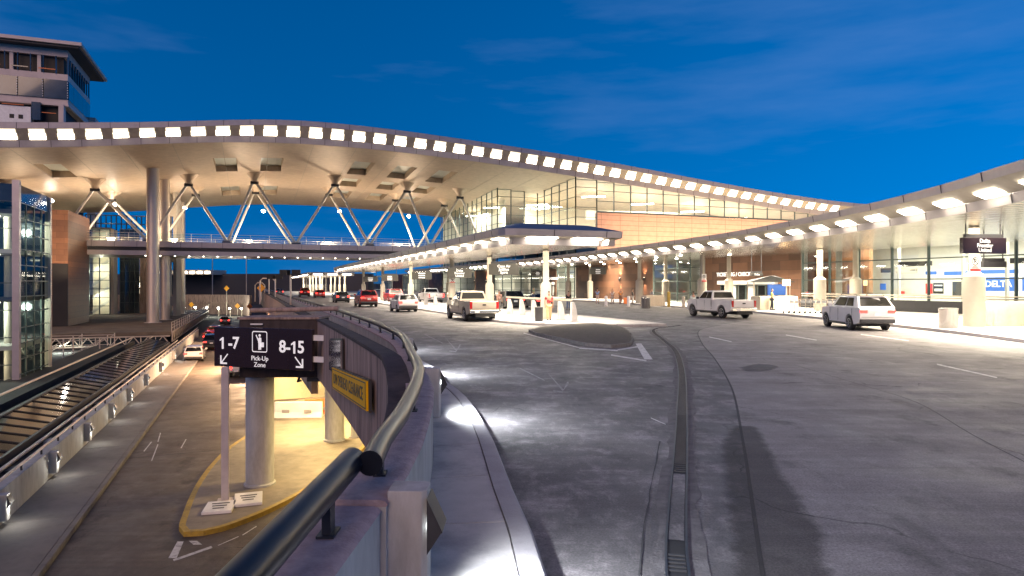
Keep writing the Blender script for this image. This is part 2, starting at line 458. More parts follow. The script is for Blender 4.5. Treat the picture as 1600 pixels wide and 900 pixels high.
def text(body, size, m, parent, loc, right, up, name='lettering', align='CENTER', depth=.012, space=1.0, width=1.0, bold=.0, fit=None):
    c = bpy.data.curves.new('t', 'FONT'); c.body = body; c.size = size; c.align_x = align; c.align_y = 'CENTER'; c.extrude = depth; c.space_line = space; c.offset = bold; c.resolution_u = 3
    o = bpy.data.objects.new('t', c); COL.objects.link(o)
    me = bpy.data.meshes.new_from_object(o.evaluated_get(bpy.context.evaluated_depsgraph_get()))
    bpy.data.objects.remove(o); bpy.data.curves.remove(c)
    if fit: xs_ = [v.co.x for v in me.vertices]; width = fit/(max(xs_)-min(xs_))
    R = Vector(right).normalized(); U = Vector(up).normalized(); N = R.cross(U)
    mb = MB(); mb.v = [tuple(Vector(loc)+R*(v.co.x*width)+U*v.co.y+N*v.co.z) for v in me.vertices]
    mb.f = [tuple(p.vertices) for p in me.polygons]
    bpy.data.meshes.remove(me)
    return mb.build(name, m, parent, fix=False)
def area(name, loc, size, power, color, rot=(0, 0, 0), sy=None, spread=180, parent=None):
    l = bpy.data.lights.new(name, 'AREA'); l.energy = power; l.color = color; l.size = size
    l.shape = 'RECTANGLE'; l.size_y = sy or size; l.spread = rad(spread)
    o = bpy.data.objects.new(name, l); o.location = loc; o.rotation_euler = rot; COL.objects.link(o); return o
def spotl(name, loc, target, power, color, angle=100, r=.05, blend=.6):
    l = bpy.data.lights.new(name, 'SPOT'); l.energy = power; l.color = color; l.spot_size = rad(angle); l.spot_blend = blend; l.shadow_soft_size = r
    o = bpy.data.objects.new(name, l); o.location = loc
    o.rotation_euler = (Vector(target)-Vector(loc)).to_track_quat('-Z', 'Y').to_euler(); COL.objects.link(o); return o
def pointl(name, loc, power, color, r=.1):
    l = bpy.data.lights.new(name, 'POINT'); l.energy = power; l.color = color; l.shadow_soft_size = r
    o = bpy.data.objects.new(name, l); o.location = loc; COL.objects.link(o); return o

# ------------------------------------------------------------------ plan lines (metres, upper road = 0)
ZL = -5.2                                             # lower road
RAIL = smoothpath([(-1.22, -6), (-1.12, 0), (-1.08, 2.85), (-.98, 5.06), (-1.05, 6.88), (-1.27, 9.18), (-1.68, 11.3), (-2.55, 15.5), (-3.65, 19.06), (-5.7, 24.8), (-9.75, 35.4), (-16.9, 53.9), (-27.8, 82), (-54, 150), (-92, 249)], .8)
PR = offset(RAIL, .19)                                # road face of the parapet
KB = [p for p in smoothpath([(.75, -6), (.52, 0), (.26, 5), (0, 7.2), (-.36, 10.1), (-.88, 13), (-1.5, 15.2)], .7)] + [p for p in offset(PR, .88) if p[1] > 16.2]
OUT = smoothpath([(-1.42, -6), (-1.32, 0), (-1.27, 4), (-1.36, 7), (-1.95, 10.5), (-3.2, 14.2), (-6.9, 23.8), (-11.4, 35), (-18.7, 54), (-29.6, 82), (-56, 150), (-94, 249)], .8)
CE = smoothpath([(15.4, 4), (16.3, 14), (17.1, 22.5), (17.9, 27.3), (18.35, 32.2), (18.45, 36.1), (18.3, 42.8), (17.75, 50.1), (16.5, 58), (13.6, 69.4), (11.4, 77.4), (5.8, 98), (-.6, 116), (-31, 194)], 1.0)
SF = 50.0                                             # terminal front: line s = SF
def Fx(Y): return (SF-.3593*Y)/.9332 if False else 35.5-.385*(Y-46)
TK = offset(CE, 2.55)                                 # kerb of the terminal pavement

# ------------------------------------------------------------------ ground, roads
struct('ground', MB().quad((-900, -300, -5.3), (900, -300, -5.3), (900, 1800, -5.3), (-900, 1800, -5.3)), M['earth'])
def strip(path, a, b, z, mb=None):
    mb = mb or MB(); A = offset(path, a); B = offset(path, b); n = len(path)
    return mb.add([(x, y, z) for x, y in A]+[(x, y, z) for x, y in B], [(i, n+i, n+i+1, i+1) for i in range(n-1)])
lp = [RT(-7.2, t) for t in (-30, 0, 40, 80, 120, 175)]
struct('lower_road', MB().add([(*RT(-7.2, -40), ZL), (*RT(26, -40), ZL), (*RT(26, 172), ZL), (*RT(-7.2, 172), ZL)], [(0, 1, 2, 3)]), M['lower'])
# pavement along the left barrier of the lower road
mb = MB(); t = -20.
while t < 150:
    mb.prism([RT(-7.2, t), RT(-5.25, t), RT(-5.25, t+4.98), RT(-7.2, t+4.98)], ZL, ZL+.15); t += 5
struct('lower_sidewalk', mb, M['lwalk'])
struct('lower_kerb', MB().sweep([(-.18, 0), (0, 0), (0, .10), (-.03, .155), (-.18, .155)], [(*RT(-5.05, q), ZL) for q in range(-20, 150, 5)]), M['lwalk'])
# upper deck: slab and its road surface
edge = [p for p in offset(OUT, .28)]
struct('upper_road', MB().add([(x, y, 0) for x, y in edge]+[(120, 249, 0), (120, -6, 0)], [tuple(range(len(edge)+2))]), M['upper'])
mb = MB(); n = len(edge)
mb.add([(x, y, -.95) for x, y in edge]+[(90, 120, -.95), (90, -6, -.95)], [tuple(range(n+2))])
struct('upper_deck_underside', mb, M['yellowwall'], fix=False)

# kerb and pavement beside the parapet
struct('kerb', MB().sweep([(-.2, 0), (0, 0), (.012, .10), (-.02, .145), (-.045, .152), (-.2, .152)], [(x, y, 0) for x, y in KB]), M['kerb'], smooth=35)
mb = MB(); PK = offset(KB, -.212); L0 = arclen(PR)
def nearest(path, p):
    return min(path, key=lambda q: (q[0]-p[0])**2+(q[1]-p[1])**2)
PRf = smoothpath(PR[::2], .2)
bnd = []; q = 0
while q < 200:
    p, d = along(PK, q); bnd.append((p, nearest(PRf, p))); q += .38
for i in range(len(bnd)-1):
    gap = .014 if i % 4 == 3 else 0
    (a, b), (c, d) = bnd[i], bnd[i+1]
    c2 = (c[0]+(a[0]-c[0])*gap/.38, c[1]+(a[1]-c[1])*gap/.38); d2 = (d[0]+(b[0]-d[0])*gap/.38, d[1]+(b[1]-d[1])*gap/.38)
    mb.prism([a, b, d2, c2], 0.02, .140)
struct('sidewalk', mb, M['walk'])

# long slab joint, trench drain with its grate, damp patch
DR = smoothpath([(9.5, 38), (7.3, 34.5), (6.35, 28.4), (5.7, 23.5), (4.49, 17.8), (2.98, 11.8), (2.15, 8.6), (1.66, 6.75), (1.31, 5.3), (1.0, 3.4), (.6, 1)], .35)
def ragged(path, a, b, z, amp):
    A = [(p[0]+random.uniform(-amp, amp), p[1]) for p in offset(path, a)]; B = [(p[0]+random.uniform(-amp, amp), p[1]) for p in offset(path, b)]; n = len(path)
    return MB().add([(x, y, z) for x, y in A]+[(x, y, z) for x, y in B], [(i, n+i, n+i+1, i+1) for i in range(n-1)])
struct('drain_collar', ragged(DR, -.22, .2, .0045, .05), M['collar'])
struct('road_crack', ragged([p for p in offset(DR, .3) if p[1] < 10], -.006, .006, .006, .012), M['asphalt'])
struct('drain_trench', strip(DR, -.095, .095, .008), M['roofing'])
mb = MB()
for i in range(0, len(DR)-1):
    p, q = DR[i], DR[i+1]; L_ = math.hypot(q[0]-p[0], q[1]-p[1])
    if p[1] > 8.3 or (p[1] < 6.0 and i % 3):
        for k in range(5):
            f = k/5; x, y = p[0]+(q[0]-p[0])*f, p[1]+(q[1]-p[1])*f; d = ((q[0]-p[0])/L_, (q[1]-p[1])/L_)
            mb.bar((x-d[1]*.07, y+d[0]*.07, .012), (x+d[1]*.07, y-d[0]*.07, .012), .022, .012)
g_ = thing('drain_grate', 'long iron trench drain grate curving across the roadway', 'drain', (2.3, 8.6, 0))
mb.build('grate', M['dgrey'], g_)
mb = MB()
for s_ in (-1, 1): mb.sweep([(-.011, 0), (.011, 0), (.011, .014), (-.011, .014)], [(x, y, .003) for x, y in offset(DR, .088*s_)])
mb.build('drain_frame', M['railpost'], g_)
fill = [p for p in DR if 6.0 < p[1] < 8.3]
struct('drain_cover_slab', strip(fill, -.07, .07, .012), M['upper'])
JT = smoothpath([(12, 38.5), (9.5, 34), (7.6, 27), (6.3, 20.9), (4.9, 15), (3.4, 9.9), (2.6, 7.3), (1.98, 5.3), (1.3, 3)], .5)
JS = smoothpath([(18.5, 52), (15.5, 44)]+[(12, 38.5), (9.5, 34), (7.6, 27), (6.3, 20.9), (4.9, 15), (3.4, 9.9), (2.6, 7.3), (1.98, 5.3), (1.3, 3), (.9, -5)], .5)
tk_ = [p for p in TK if p[1] < 50]
struct('concrete_roadway', MB().add([(x, y, .003) for x, y in JS]+[(x, y, .003) for x, y in [(17.2, -5)]+tk_], [tuple(range(len(JS)+len(tk_)+1))]), M['slab'])
struct('road_joint_sealant', strip(JT, -.02, .02, .005), M['asphalt'])
J2 = smoothpath([gnd(1240, 570)[:2], gnd(1340, 600)[:2], gnd(1430, 628)[:2], gnd(1520, 680)[:2], gnd(1640, 742)[:2]], .6)
struct('slab_joint', strip(J2, -.009, .009, .005), M['asphalt'])
wp = [(1148, 690), (1165, 668), (1183, 702), (1200, 742), (1222, 772), (1236, 808), (1258, 830), (1252, 868), (1262, 915), (1190, 915), (1178, 858), (1160, 780)]
wpp = [gnd(*p)[:2] for p in wp]
def rough(poly, k=4, amp=.09):
    o = []
    for i, p in enumerate(poly):
        q = poly[(i+1) % len(poly)]
        for j in range(k):
            f = j/k; a = amp*math.hypot(q[0]-p[0], q[1]-p[1])
            o.append((p[0]+(q[0]-p[0])*f+random.uniform(-a, a)*(j > 0), p[1]+(q[1]-p[1])*f+random.uniform(-a, a)*(j > 0)))
    return o
wq = [(x+random.uniform(-.02, .02), y+random.uniform(-.02, .02)) for x, y in smoothpath(wpp+[wpp[0]], .09)[:-1]]
def stain(name, poly, z, col, grow=1.25, step=.09):
    """damp spot: a sheet whose edge frays through noise, clear at the rim and full inside"""
    q = smoothpath(poly+[poly[0]], step)[:-1]; n = len(q); out_ = offset(q, 0); cxs = sum(p[0] for p in q)/n; cys = sum(p[1] for p in q)/n
    ar = sum(q[k][0]*q[(k+1) % n][1]-q[(k+1) % n][0]*q[k][1] for k in range(n)); sg = 1 if ar > 0 else -1
    w = grow
    qo = [(q[k][0]+sg*w*(q[(k+1) % n][1]-q[k-1][1])/max(1e-6, math.dist(q[(k+1) % n], q[k-1])), q[k][1]-sg*w*(q[(k+1) % n][0]-q[k-1][0])/max(1e-6, math.dist(q[(k+1) % n], q[k-1]))) for k in range(n)]
    me_ = MB().add([(*p, z) for p in qo]+[(*p, z) for p in q], [(k, (k+1) % n, n+(k+1) % n, n+k) for k in range(n)]+[tuple(range(n, 2*n))])
    m = mat(name, col, .72, var=.25, scale=6); nn = m.node_tree.nodes; l = m.node_tree.links.new
    o = struct(name, me_, m, fix=False)
    at_ = o.data.attributes.new('edge', 'FLOAT', 'POINT')
    for k in range(2*n): at_.data[k].value = 0. if k < n else 1.
    a = nn.new('ShaderNodeAttribute'); a.attribute_name = 'edge'
    g = nn.new('ShaderNodeNewGeometry'); no = nn.new('ShaderNodeTexNoise'); no.inputs['Scale'].default_value = 4.5; no.inputs['Detail'].default_value = 12; no.inputs['Roughness'].default_value = .78
    l(g.outputs['Position'], no.inputs['Vector'])
    ad = nn.new('ShaderNodeMath'); ad.operation = 'ADD'; l(a.outputs['Fac'], ad.inputs[0]); l(no.outputs['Fac'], ad.inputs[1])
    mr = nn.new('ShaderNodeMapRange'); mr.inputs['From Min'].default_value = .90; mr.inputs['From Max'].default_value = 1.22; mr.inputs['To Max'].default_value = .48
    l(ad.outputs[0], mr.inputs['Value']); l(mr.outputs[0], nn['Principled BSDF'].inputs['Alpha'])
stain('damp_road_patch', wpp, .0065, (.055, .047, .044), .34)
stain('asphalt_repair_patch', [gnd(*p)[:2] for p in ((1165, 575), (1188, 570), (1208, 573), (1190, 579), (1172, 580))], .0065, (.10, .096, .098), .3, .15)
# painted markings on the upper road
mk = MB()
def mark(pts): mk.add([(*gnd(*p)[:2], .007) for p in pts], [tuple(range(len(pts)))])
mark([(993, 537), (1002, 537), (1020, 562), (1007, 562)])
for a, b, w in (((905, 543), (965, 547), 2), ((965, 546), (996, 541), 2), ((955, 554), (1010, 563), 2), ((818, 520), (905, 543), 1.2)):
    mark([a, b, (b[0], b[1]+w), (a[0], a[1]+w)])
for a, b, w in (((1108, 526), (1143, 533.5), 1.3), ((1228, 523), (1276, 531), 1.3), ((1464, 568.5), (1558, 589.5), 1.8), ((1345, 522), (1420, 532), 1.2), ((1017, 653), (1040, 663), 1.3)):
    mark([a, b, (b[0], b[1]+w), (a[0], a[1]+w)])
struct('road_marking', mk, M['paint'])
mk = MB()
for ox, oy, k in ((0, 0, 1.), (167, 62, 1.35)):         # two worn arrows
    for pts in (((695, 527), (711, 547), (713, 549), (714, 547)), ((713, 549), (719, 542), (720, 538), (718, 538)), ((702, 548), (713, 549), (713, 551), (702, 549.5)), ((664, 522), (692, 536), (692, 537), (663, 523))):
        mark([(715+ox+(p[0]-715)*k, 547+oy+(p[1]-547)*k) for p in pts])
struct('worn_arrow_marking', mk, mat('worn_road_paint', (.26, .25, .255), .7, var=.3, scale=7, dark=(.13, .125, .13), dscale=6, damt=1.))

# low asphalt traffic island at the nose of the loading island
isl = [(826, 517), (850, 511), (890, 507), (930, 505.5), (962, 509), (982, 518), (989, 528), (985, 537), (955, 540), (915, 537), (870, 528), (840, 522)]
ip = [gnd(p[0], p[1]-3, .17)[:2] for p in isl]
ip = smoothpath(ip+[ip[0]], .8)[:-1]
ci_ = (sum(p[0] for p in ip)/len(ip), sum(p[1] for p in ip)/len(ip)); n = len(ip)
rin = lambda k, z: [(ci_[0]+(x-ci_[0])*k, ci_[1]+(y-ci_[1])*k, z) for x, y in ip]
struct('asphalt_island', MB().add(rin(.97, .12)+rin(.6, .24)+rin(.25, .28), [(j*n+i, j*n+(i+1) % n, (j+1)*n+(i+1) % n, (j+1)*n+i) for j in (0, 1) for i in range(n)]+[tuple(range(2*n, 3*n))]), M['island'], smooth=60)
ie = rough(ip, 2, .07); n = len(ie); ri2 = [(ci_[0]+(x-ci_[0])*.968, ci_[1]+(y-ci_[1])*.968) for x, y in ie]
struct('rough_island_edge', MB().add([(x, y, 0) for x, y in ie]+[(x, y, random.uniform(.11, .15)) for x, y in rough(ip, 2, .03)]+[(x, y, .122) for x, y in ri2], [(j*n+i, j*n+(i+1) % n, (j+1)*n+(i+1) % n, (j+1)*n+i) for j in (0, 1) for i in range(n)]), mat('worn_asphalt_edge', (.15, .14, .135), .9, var=.4, scale=9, bump=.5, bscale=40))
# kerbed loading island under the middle canopy
LI = smoothpath([(6.6, 36.6), (3.6, 37.1), (1.1, 38.2), (-.6, 40.6), (-2.4, 45.2), (-6.5, 56), (-15, 78), (-31, 119.6)], 1.)
RI = smoothpath([(8.6, 37.4), (7.4, 41), (4.4, 49), (.4, 60), (-6.5, 78), (-23, 119.6)], 1.)
struct('loading_island', MB().prism(LI+RI[::-1], 0, .15), M['walk'], bevel=.02)
struct('terminal_sidewalk', MB().prism(TK+[(Fx(TK[-1][1]), TK[-1][1]), (60, -6), (TK[0][0], TK[0][1])], 0, .15), M['walk'])
struct('terminal_kerb', MB().sweep([(-.22, 0), (0, 0), (0, .155), (-.22, .155)], [(x, y, 0) for x, y in offset(TK, -.001)]), M['kerb'])

# ------------------------------------------------------------------ parapet, pipe rail
jx = xat(PR, 4.36)
near = [(x-.035, y) for x, y in PR if y < 4.2]+[(jx-.035, 4.34)]; far = [(jx, 4.37)]+[p for p in PR if p[1] > 4.5]
for seg, lab, h in ((near, 'short pale concrete parapet end nearest the camera, left of the sidewalk', .87), (far, 'long curved concrete parapet with pinkish cap under the navy pipe rail', .90)):
    p_ = thing('parapet', lab, 'parapet', (seg[0][0], seg[0][1], 0))
    MB().sweep([(-.34, -.95), (0, -.95), (0, h-.045), (-.34, h-.045)], [(x, y, 0) for x, y in seg]).build('wall', M['pale'], p_)
    MB().sweep([(-.365, h-.045), (.0, h-.045), (.012, h-.03), (-.01, h-.008), (-.04, h), (-.365, h)], [(x, y, 0) for x, y in seg]).build('cap', M['pink'], p_, smooth=50)
rl = thing('pipe_rail', 'navy pipe handrail that starts at the round end plate and curves into the distance', 'handrail', (-1, 5, .9))
fr = [(-.93, 4.42)]+[p for p in RAIL if p[1] > 4.75]
MB().tube([(x, y, 1.13) for x, y in fr], .078, 16).build('pipe', M['rail'], rl, smooth=50)
(px_, py_), _d = along(fr, .02)
MB().tube([(px_, py_-.035, 1.13), (px_, py_-.005, 1.13)], .084, 20).build('end_plate', M['rail'], rl, smooth=50)
q = .55
for k in range(75):
    (x, y), d = along(fr, q)
    MB().box((x, y, .985), (.045, .085, .2), math.atan2(d[1], d[0])-math.pi/2).box((x, y, .906), (.09, .14, .014), math.atan2(d[1], d[0])-math.pi/2).build('post', M['railpost'], rl)
    q += 2.5
rl = thing('pipe_rail', 'thick navy pipe handrail in the near foreground, ending at the parapet joint', 'handrail', (-1.1, 2, .9))
nr = [(-1.10, -4), (-1.085, 0), (-1.075, 2.85), (-1.07, 4.50)]
MB().tube([(x, y, 1.125) for x, y in nr], .088, 18).build('pipe', M['rail'], rl, smooth=50)
for yy in (1.0, 2.45, 3.85):
    x = xat(nr, yy)
    MB().box((x+.02, yy, .955), (.05, .10, .21)).box((x+.02, yy, .880), (.1, .16, .014)).build('post', M['railpost'], rl)
# outer fascia wall of the deck
fw = thing('fascia_wall', 'weathered board-marked concrete wall of the ramp edge carrying the yellow sign', 'wall', (-3.25, 14.2, -.9))
of = [p for p in OUT if p[1] < 23.9]
ofz = [(x, y, -.34*max(0, min(1, (11.-y)/2.5))) for x, y in of]
MB().sweep([(0, -.98), (.25, -.98), (.25, 1.02), (0, 1.02)], ofz).build('wall', M['conc'], fw)
MB().sweep([(-.03, 1.02), (.30, 1.02), (.30, 1.10), (-.03, 1.10)], ofz).build('coping', M['dirty'], fw, bevel=.015)
fw = thing('fascia_wall', 'long grey concrete edge wall of the upper road beyond the cap beam', 'wall', (-11, 34, -.9))
of = [p for p in OUT if p[1] > 25.4]
MB().sweep([(0, -1.9), (.25, -1.9), (.25, .92), (0, .92)], [(x, y, 0) for x, y in of]).build('wall', M['conc'], fw)
MB().sweep([(-.03, .92), (.30, .92), (.30, 1.0), (-.03, 1.0)], [(x, y, 0) for x, y in of]).build('coping', M['dirty'], fw)
mid = thing('gutter', 'dark sloping gutter between fascia wall and parapet', 'gutter', (-3, 14, .2))
n = min(len(OUT), 400)
A = [p for p in offset(OUT, .25) if p[1] > 9]; mb = MB()
B = [nearest(RAIL, p) for p in A]; B = [(b[0]-.1, b[1]) for b in B]
mb.add([(x, y, .62) for x, y in A]+[(x, y, .40) for x, y in B], [(i, len(A)+i, len(A)+i+1, i+1) for i in range(len(A)-1)])
mb.build('flashing', M['roofing'], mid)  # dark sheet stands in for the shade of the gap

# bent cap and columns under the deck
ax = Matrix.Rotation(rad(3), 3, 'Z')
cb = thing('cap_beam', 'blackened concrete cap beam end sticking out behind the pick-up sign', 'beam', (-8.2, 24.4, -.95))
MB().box((-8.25, 24.5, .06), (2.75, 1.7, 2.05), ax=ax).build('beam', M['dirty'], cb, bevel=.03)
MB().box((-8.25, 24.5, 1.12), (2.85, 1.8, .08), ax=ax).build('coping', M['conc'], cb, bevel=.01)
MB().tube([(-9.9, 25.45, 1.33), (-6.6, 25.5, 1.4)], .09, 10).build('conduit', M['conc'], cb, smooth=50)
MB().box((-8.95, 23.55, .92), (.42, .05, .05), ax=ax).build('tag', M['signw'], cb)
def round_column(x, y, r, z0, z1, lab, m=M['pale']):
    c = thing('concrete_column', lab, 'column', (x, y, z0))
    MB().lathe([(r, z0), (r, z1)], (x, y, 0), 28).build('shaft', m, c, smooth=50)
    MB().lathe([(r+.06, z0), (r+.06, z0+.06), (r+.01, z0+.1)], (x, y, 0), 28).build('foot', m, c, smooth=50)
round_column(-9.3, 24.8, .5, ZL+.15, -.98, 'thick round concrete column under the cap beam, behind the sign pole')
round_column(-8.4, 31.8, .45, ZL+.15, -.97, 'round concrete column under the deck behind the yellow clearance sign')
mb = MB().box((-7.6, 24.5, -1.03), (4.5, 1.5, .12), ax=ax)
for i, (x, y) in enumerate(((-14.3, 38.5), (-9, 43.2))):
    round_column(x, y, .42, ZL, -.96, ('round column in the tunnel behind the white plastic barrier', 'round column deep in the tunnel near the orange barrier')[i])
w_ = MB()
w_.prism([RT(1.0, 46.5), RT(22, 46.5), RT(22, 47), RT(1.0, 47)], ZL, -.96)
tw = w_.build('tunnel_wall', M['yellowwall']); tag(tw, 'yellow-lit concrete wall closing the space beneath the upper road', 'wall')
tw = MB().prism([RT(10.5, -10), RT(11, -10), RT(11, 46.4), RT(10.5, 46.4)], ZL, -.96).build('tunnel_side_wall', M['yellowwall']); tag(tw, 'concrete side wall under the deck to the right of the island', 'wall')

# pick-up island on the lower level with its yellow kerb
pi = [(392, 679), (362, 700), (338, 724), (318, 752), (304, 780), (295, 806), (291, 820), (297, 827), (318, 826), (345, 820), (392, 803), (440, 781), (490, 753), (530, 728), (560, 701), (578, 676), (590, 655)]
ipl = smoothpath([gnd(*p, ZL+.15)[:2] for p in pi], .35)
back = [gnd(560, 615, ZL+.15)[:2], gnd(470, 622, ZL+.15)[:2], gnd(415, 650, ZL+.15)[:2]]
struct('pickup_island', MB().prism(offset(ipl, .2)+back, ZL, ZL+.148), mat('island_concrete', (.27, .23, .18), .8, var=.2, scale=2, bump=.2, bscale=30, dark=(.14, .12, .1), dscale=.9, damt=.6))
struct('yellow_kerb', MB().sweep([(0, 0), (.2, 0), (.2, .152), (.02, .152), (0, .13)], [(x, y, ZL) for x, y in ipl]), M['yellow'])
mk = MB()
def lmark(pts, z=ZL+.007): mk.add([(*gnd(*p, z)[:2], z) for p in pts], [tuple(range(len(pts)))])
lmark([(277, 846), (287, 846), (276, 872), (263, 872)])
lmark([(270, 874), (330, 853), (332, 856), (272, 877)]); lmark([(295, 845), (308, 845), (316, 851), (302, 851)])
for a, b in (((340, 852), (372, 838)), ((378, 836), (400, 822)), ((224, 705), (236, 690)), ((246, 690), (250, 676)), ((236, 720), (246, 694)), ((282, 700), (290, 686)), ((120, 780), (180, 722)), ((130, 795), (140, 770))):
    lmark([a, b, (b[0]+1.6, b[1]+.4), (a[0]+1.6, a[1]+.4)])
struct('lower_road_marking', mk, M['paint'])
mk = MB()
for t in (33, 47, 61): mk.add([(*RT(-5, t), ZL+.005), (*RT(6, t+.6), ZL+.005), (*RT(6, t+.66), ZL+.005), (*RT(-5, t+.06), ZL+.005)], [(0, 1, 2, 3)])
struct('lower_road_joint', mk, M['asphalt'])

# wall lights: post with a slanted hood that lights the pavement; the real lamp sits under the hood
def wall_light(x, y, z0, dirx, diry, lab, grp, h=.93, w=.24, dep=.26, power=14):
    a = math.atan2(diry, dirx)                        # +x of the fitting looks at the pavement
    o = thing('wall_light', lab, 'wall light', (x, y, z0), grp)
    pm = MB(); c_ = .035
    pm.prism([(-dep/2, -w/2), (dep/2-c_, -w/2), (dep/2, -w/2+c_), (dep/2, w/2-c_), (dep/2-c_, w/2), (-dep/2, w/2)], 0, h)
    hood = MB(); hw = w/2+.005
    pts = [(dep/2+.002, h-.06), (dep/2+.10, h-.27), (dep/2+.002, h-.42)]
    hood.add([(p[0], -hw, p[1]) for p in pts]+[(p[0], -hw+.02, p[1]) for p in pts], [(0, 1, 2), (5, 4, 3), (0, 3, 4, 1), (1, 4, 5, 2), (2, 5, 3, 0)])
    hood.add([(p[0], hw-.02, p[1]) for p in pts]+[(p[0], hw, p[1]) for p in pts], [(0, 1, 2), (5, 4, 3), (0, 3, 4, 1), (1, 4, 5, 2), (2, 5, 3, 0)])
    hood.add([(dep/2+.002, -hw, h-.05), (dep/2+.105, -hw, h-.27), (dep/2+.105, hw, h-.27), (dep/2+.002, hw, h-.05), (dep/2+.002, -hw, h-.065), (dep/2+.1, -hw, h-.28), (dep/2+.1, hw, h-.28), (dep/2+.002, hw, h-.065)], [(0, 1, 2, 3), (7, 6, 5, 4), (0, 4, 5, 1), (2, 6, 7, 3)])
    lens = MB().box((dep/2+.03, 0, h-.24), (.05, w-.05, .05))
    for nm, m_, q in (('post', M['pale'], pm), ('hood', M['dgrey'], hood), ('lens', M['lampcool'], lens)):
        R = Matrix.Rotation(a, 3, 'Z'); q.v = [tuple(R @ Vector(p) + Vector((x, y, z0))) for p in q.v]
        q.build(nm, m_, o, bevel=.008 if nm == 'post' else 0)
    ca, sa = math.cos(a), math.sin(a)
    if power < 0:
        pointl('wall_lamp', (x+ca*(dep/2+.2), y+sa*(dep/2+.2), z0+h-.34), -power, (1, .97, .88), .05)
    if power > 0:
        spotl('wall_lamp', (x+ca*(dep/2+.12), y+sa*(dep/2+.12), z0+h-.30), (x+ca*2.6, y+sa*2.6, z0), power, (.88, .94, 1.0), 168, .05, 1.0)
for i, yy in enumerate((4.55, 11.0, 16.9, 23.0)):
    x = xat(PR, yy); d = along(PR, 0)[1]
    j = min(range(len(PR)), key=lambda k: abs(PR[k][1]-yy)); d = (PR[j+1][0]-PR[j-1][0], PR[j+1][1]-PR[j-1][1]); q = math.hypot(*d); nx, ny = d[1]/q, -d[0]/q
    wall_light(x+nx*.12, yy+ny*.12, .14, nx, ny, ('nearest square concrete light post at the bottom of the sidewalk', 'second concrete light post standing against the parapet', 'third light post up the sidewalk, mostly behind the rail bend', 'farthest light post along the parapet')[i], 'light posts along the parapet', power=(520, 580, 640, 600)[i], h=.8)

# ------------------------------------------------------------------ left barrier of the lower road and what lies behind it
bw = thing('barrier_wall', 'long white-painted concrete barrier left of the lower road', 'wall', (*RT(-7.3, 30), ZL))
MB().prism([RT(-7.55, -20), RT(-7.22, -20), RT(-7.22, 105), RT(-7.55, 105)], ZL, ZL+1.2).build('wall', M['pale'], bw, bevel=.02)
MB().tube([(*RT(-7.35, -20), ZL+1.42), (*RT(-7.35, 105), ZL+1.42)], .05, 8).build('rail', M['steel'], bw, smooth=60)
for k in range(45):
    MB().box((*RT(-7.35, 2+k*2.3), ZL+1.29), (.06, .06, .2), rad(21)).build('post', M['railpost'], bw)
for i, t in enumerate((19.0, 24.6, 30.2, 35.8, 41.4, 47, 54, 62, 72)):
    x, y = RT(-7.1, t)
    wall_light(x, y, ZL+.35, EV[0], EV[1], 'wall light post on the white barrier, number %s from the near end' % ('one', 'two', 'three', 'four', 'five', 'six', 'seven', 'eight', 'nine')[i], 'wall lights on the white barrier', h=.8, w=.34, dep=.3, power=-16)
rf = thing('annex_roof', 'low dark flat roof with pipes and skylight behind the white barrier', 'roof', (*RT(-11, 40), ZL))
MB().prism([RT(-16, -20), RT(-7.6, -20), RT(-7.6, 84), RT(-16, 84)], ZL, ZL+.9).build('roof_deck', M['roofing'], rf)
for s_, z_, r_ in ((-7.95, ZL+1.25, .07), (-8.15, ZL+1.1, .05), (-12.3, ZL+1.75, .07), (-12.9, ZL+1.5, .05), (-10.4, ZL+1.75, .05)):
    MB().tube([(*RT(s_, -20), z_), (*RT(s_, 84), z_)], r_, 8).build('pipe', M['steel'], rf, smooth=60)
for s_, z_ in ((-12.3, ZL+1.3), (-11.6, ZL+1.05), (-8.05, ZL+1.0)):
    mb = MB().prism([RT(s_-.12, -20), RT(s_+.12, -20), RT(s_+.12, 84), RT(s_-.12, 84)], ZL+.9, z_); mb.build('upstand', M['roofing'], rf)
for k in range(14):
    t = 14+k*4.6
    MB().box((*RT(-7.78+random.uniform(-.05, .05), t), ZL+1.1), (.3, .7, .16), rad(21)).build('roof_debris', M['kerb'] if k % 3 else M['dgrey'], rf)
sk = thing('skylight', 'sloping strip skylight of dark panes reflecting the blue sky', 'skylight', (*RT(-9.3, 40), ZL+.9))
t = -4.; k = 0
while t < 80:
    MB().add([(*RT(-10.15, t), -3.42), (*RT(-8.4, t), -3.82), (*RT(-8.4, t+1.32), -3.82), (*RT(-10.15, t+1.32), -3.42)], [(0, 1, 2, 3)]).build('pane', M['skylite'], sk)
    t += 1.4; k += 1
mb = MB(); t = -4.04
while t < 81:
    mb.bar((*RT(-10.15, t), -3.41), (*RT(-8.4, t), -3.81), .07, .07); t += 1.4
mb.build('glazing_bar', M['black'], sk)
MB().prism([RT(-10.3, -4), RT(-10.15, -4), RT(-10.15, 80), RT(-10.3, 80)], ZL+.9, -3.35).build('ridge', M['dgrey'], sk)
MB().prism([RT(-8.4, -4), RT(-8.28, -4), RT(-8.28, 80), RT(-8.4, 80)], ZL+.9, -3.80).build('sill', M['dgrey'], sk)
MB().prism([RT(-10.14, 79.98), RT(-8.41, 79.98), RT(-8.41, 80.05), RT(-10.14, 80.05)], ZL+.9, -3.83).build('end_wall', M['dgrey'], sk)
sf_ = thing('scaffold', 'tangle of thin steel scaffold tubes in the dark yard between stair tower and skylight', 'scaffold', (*RT(-24, 84), ZL))
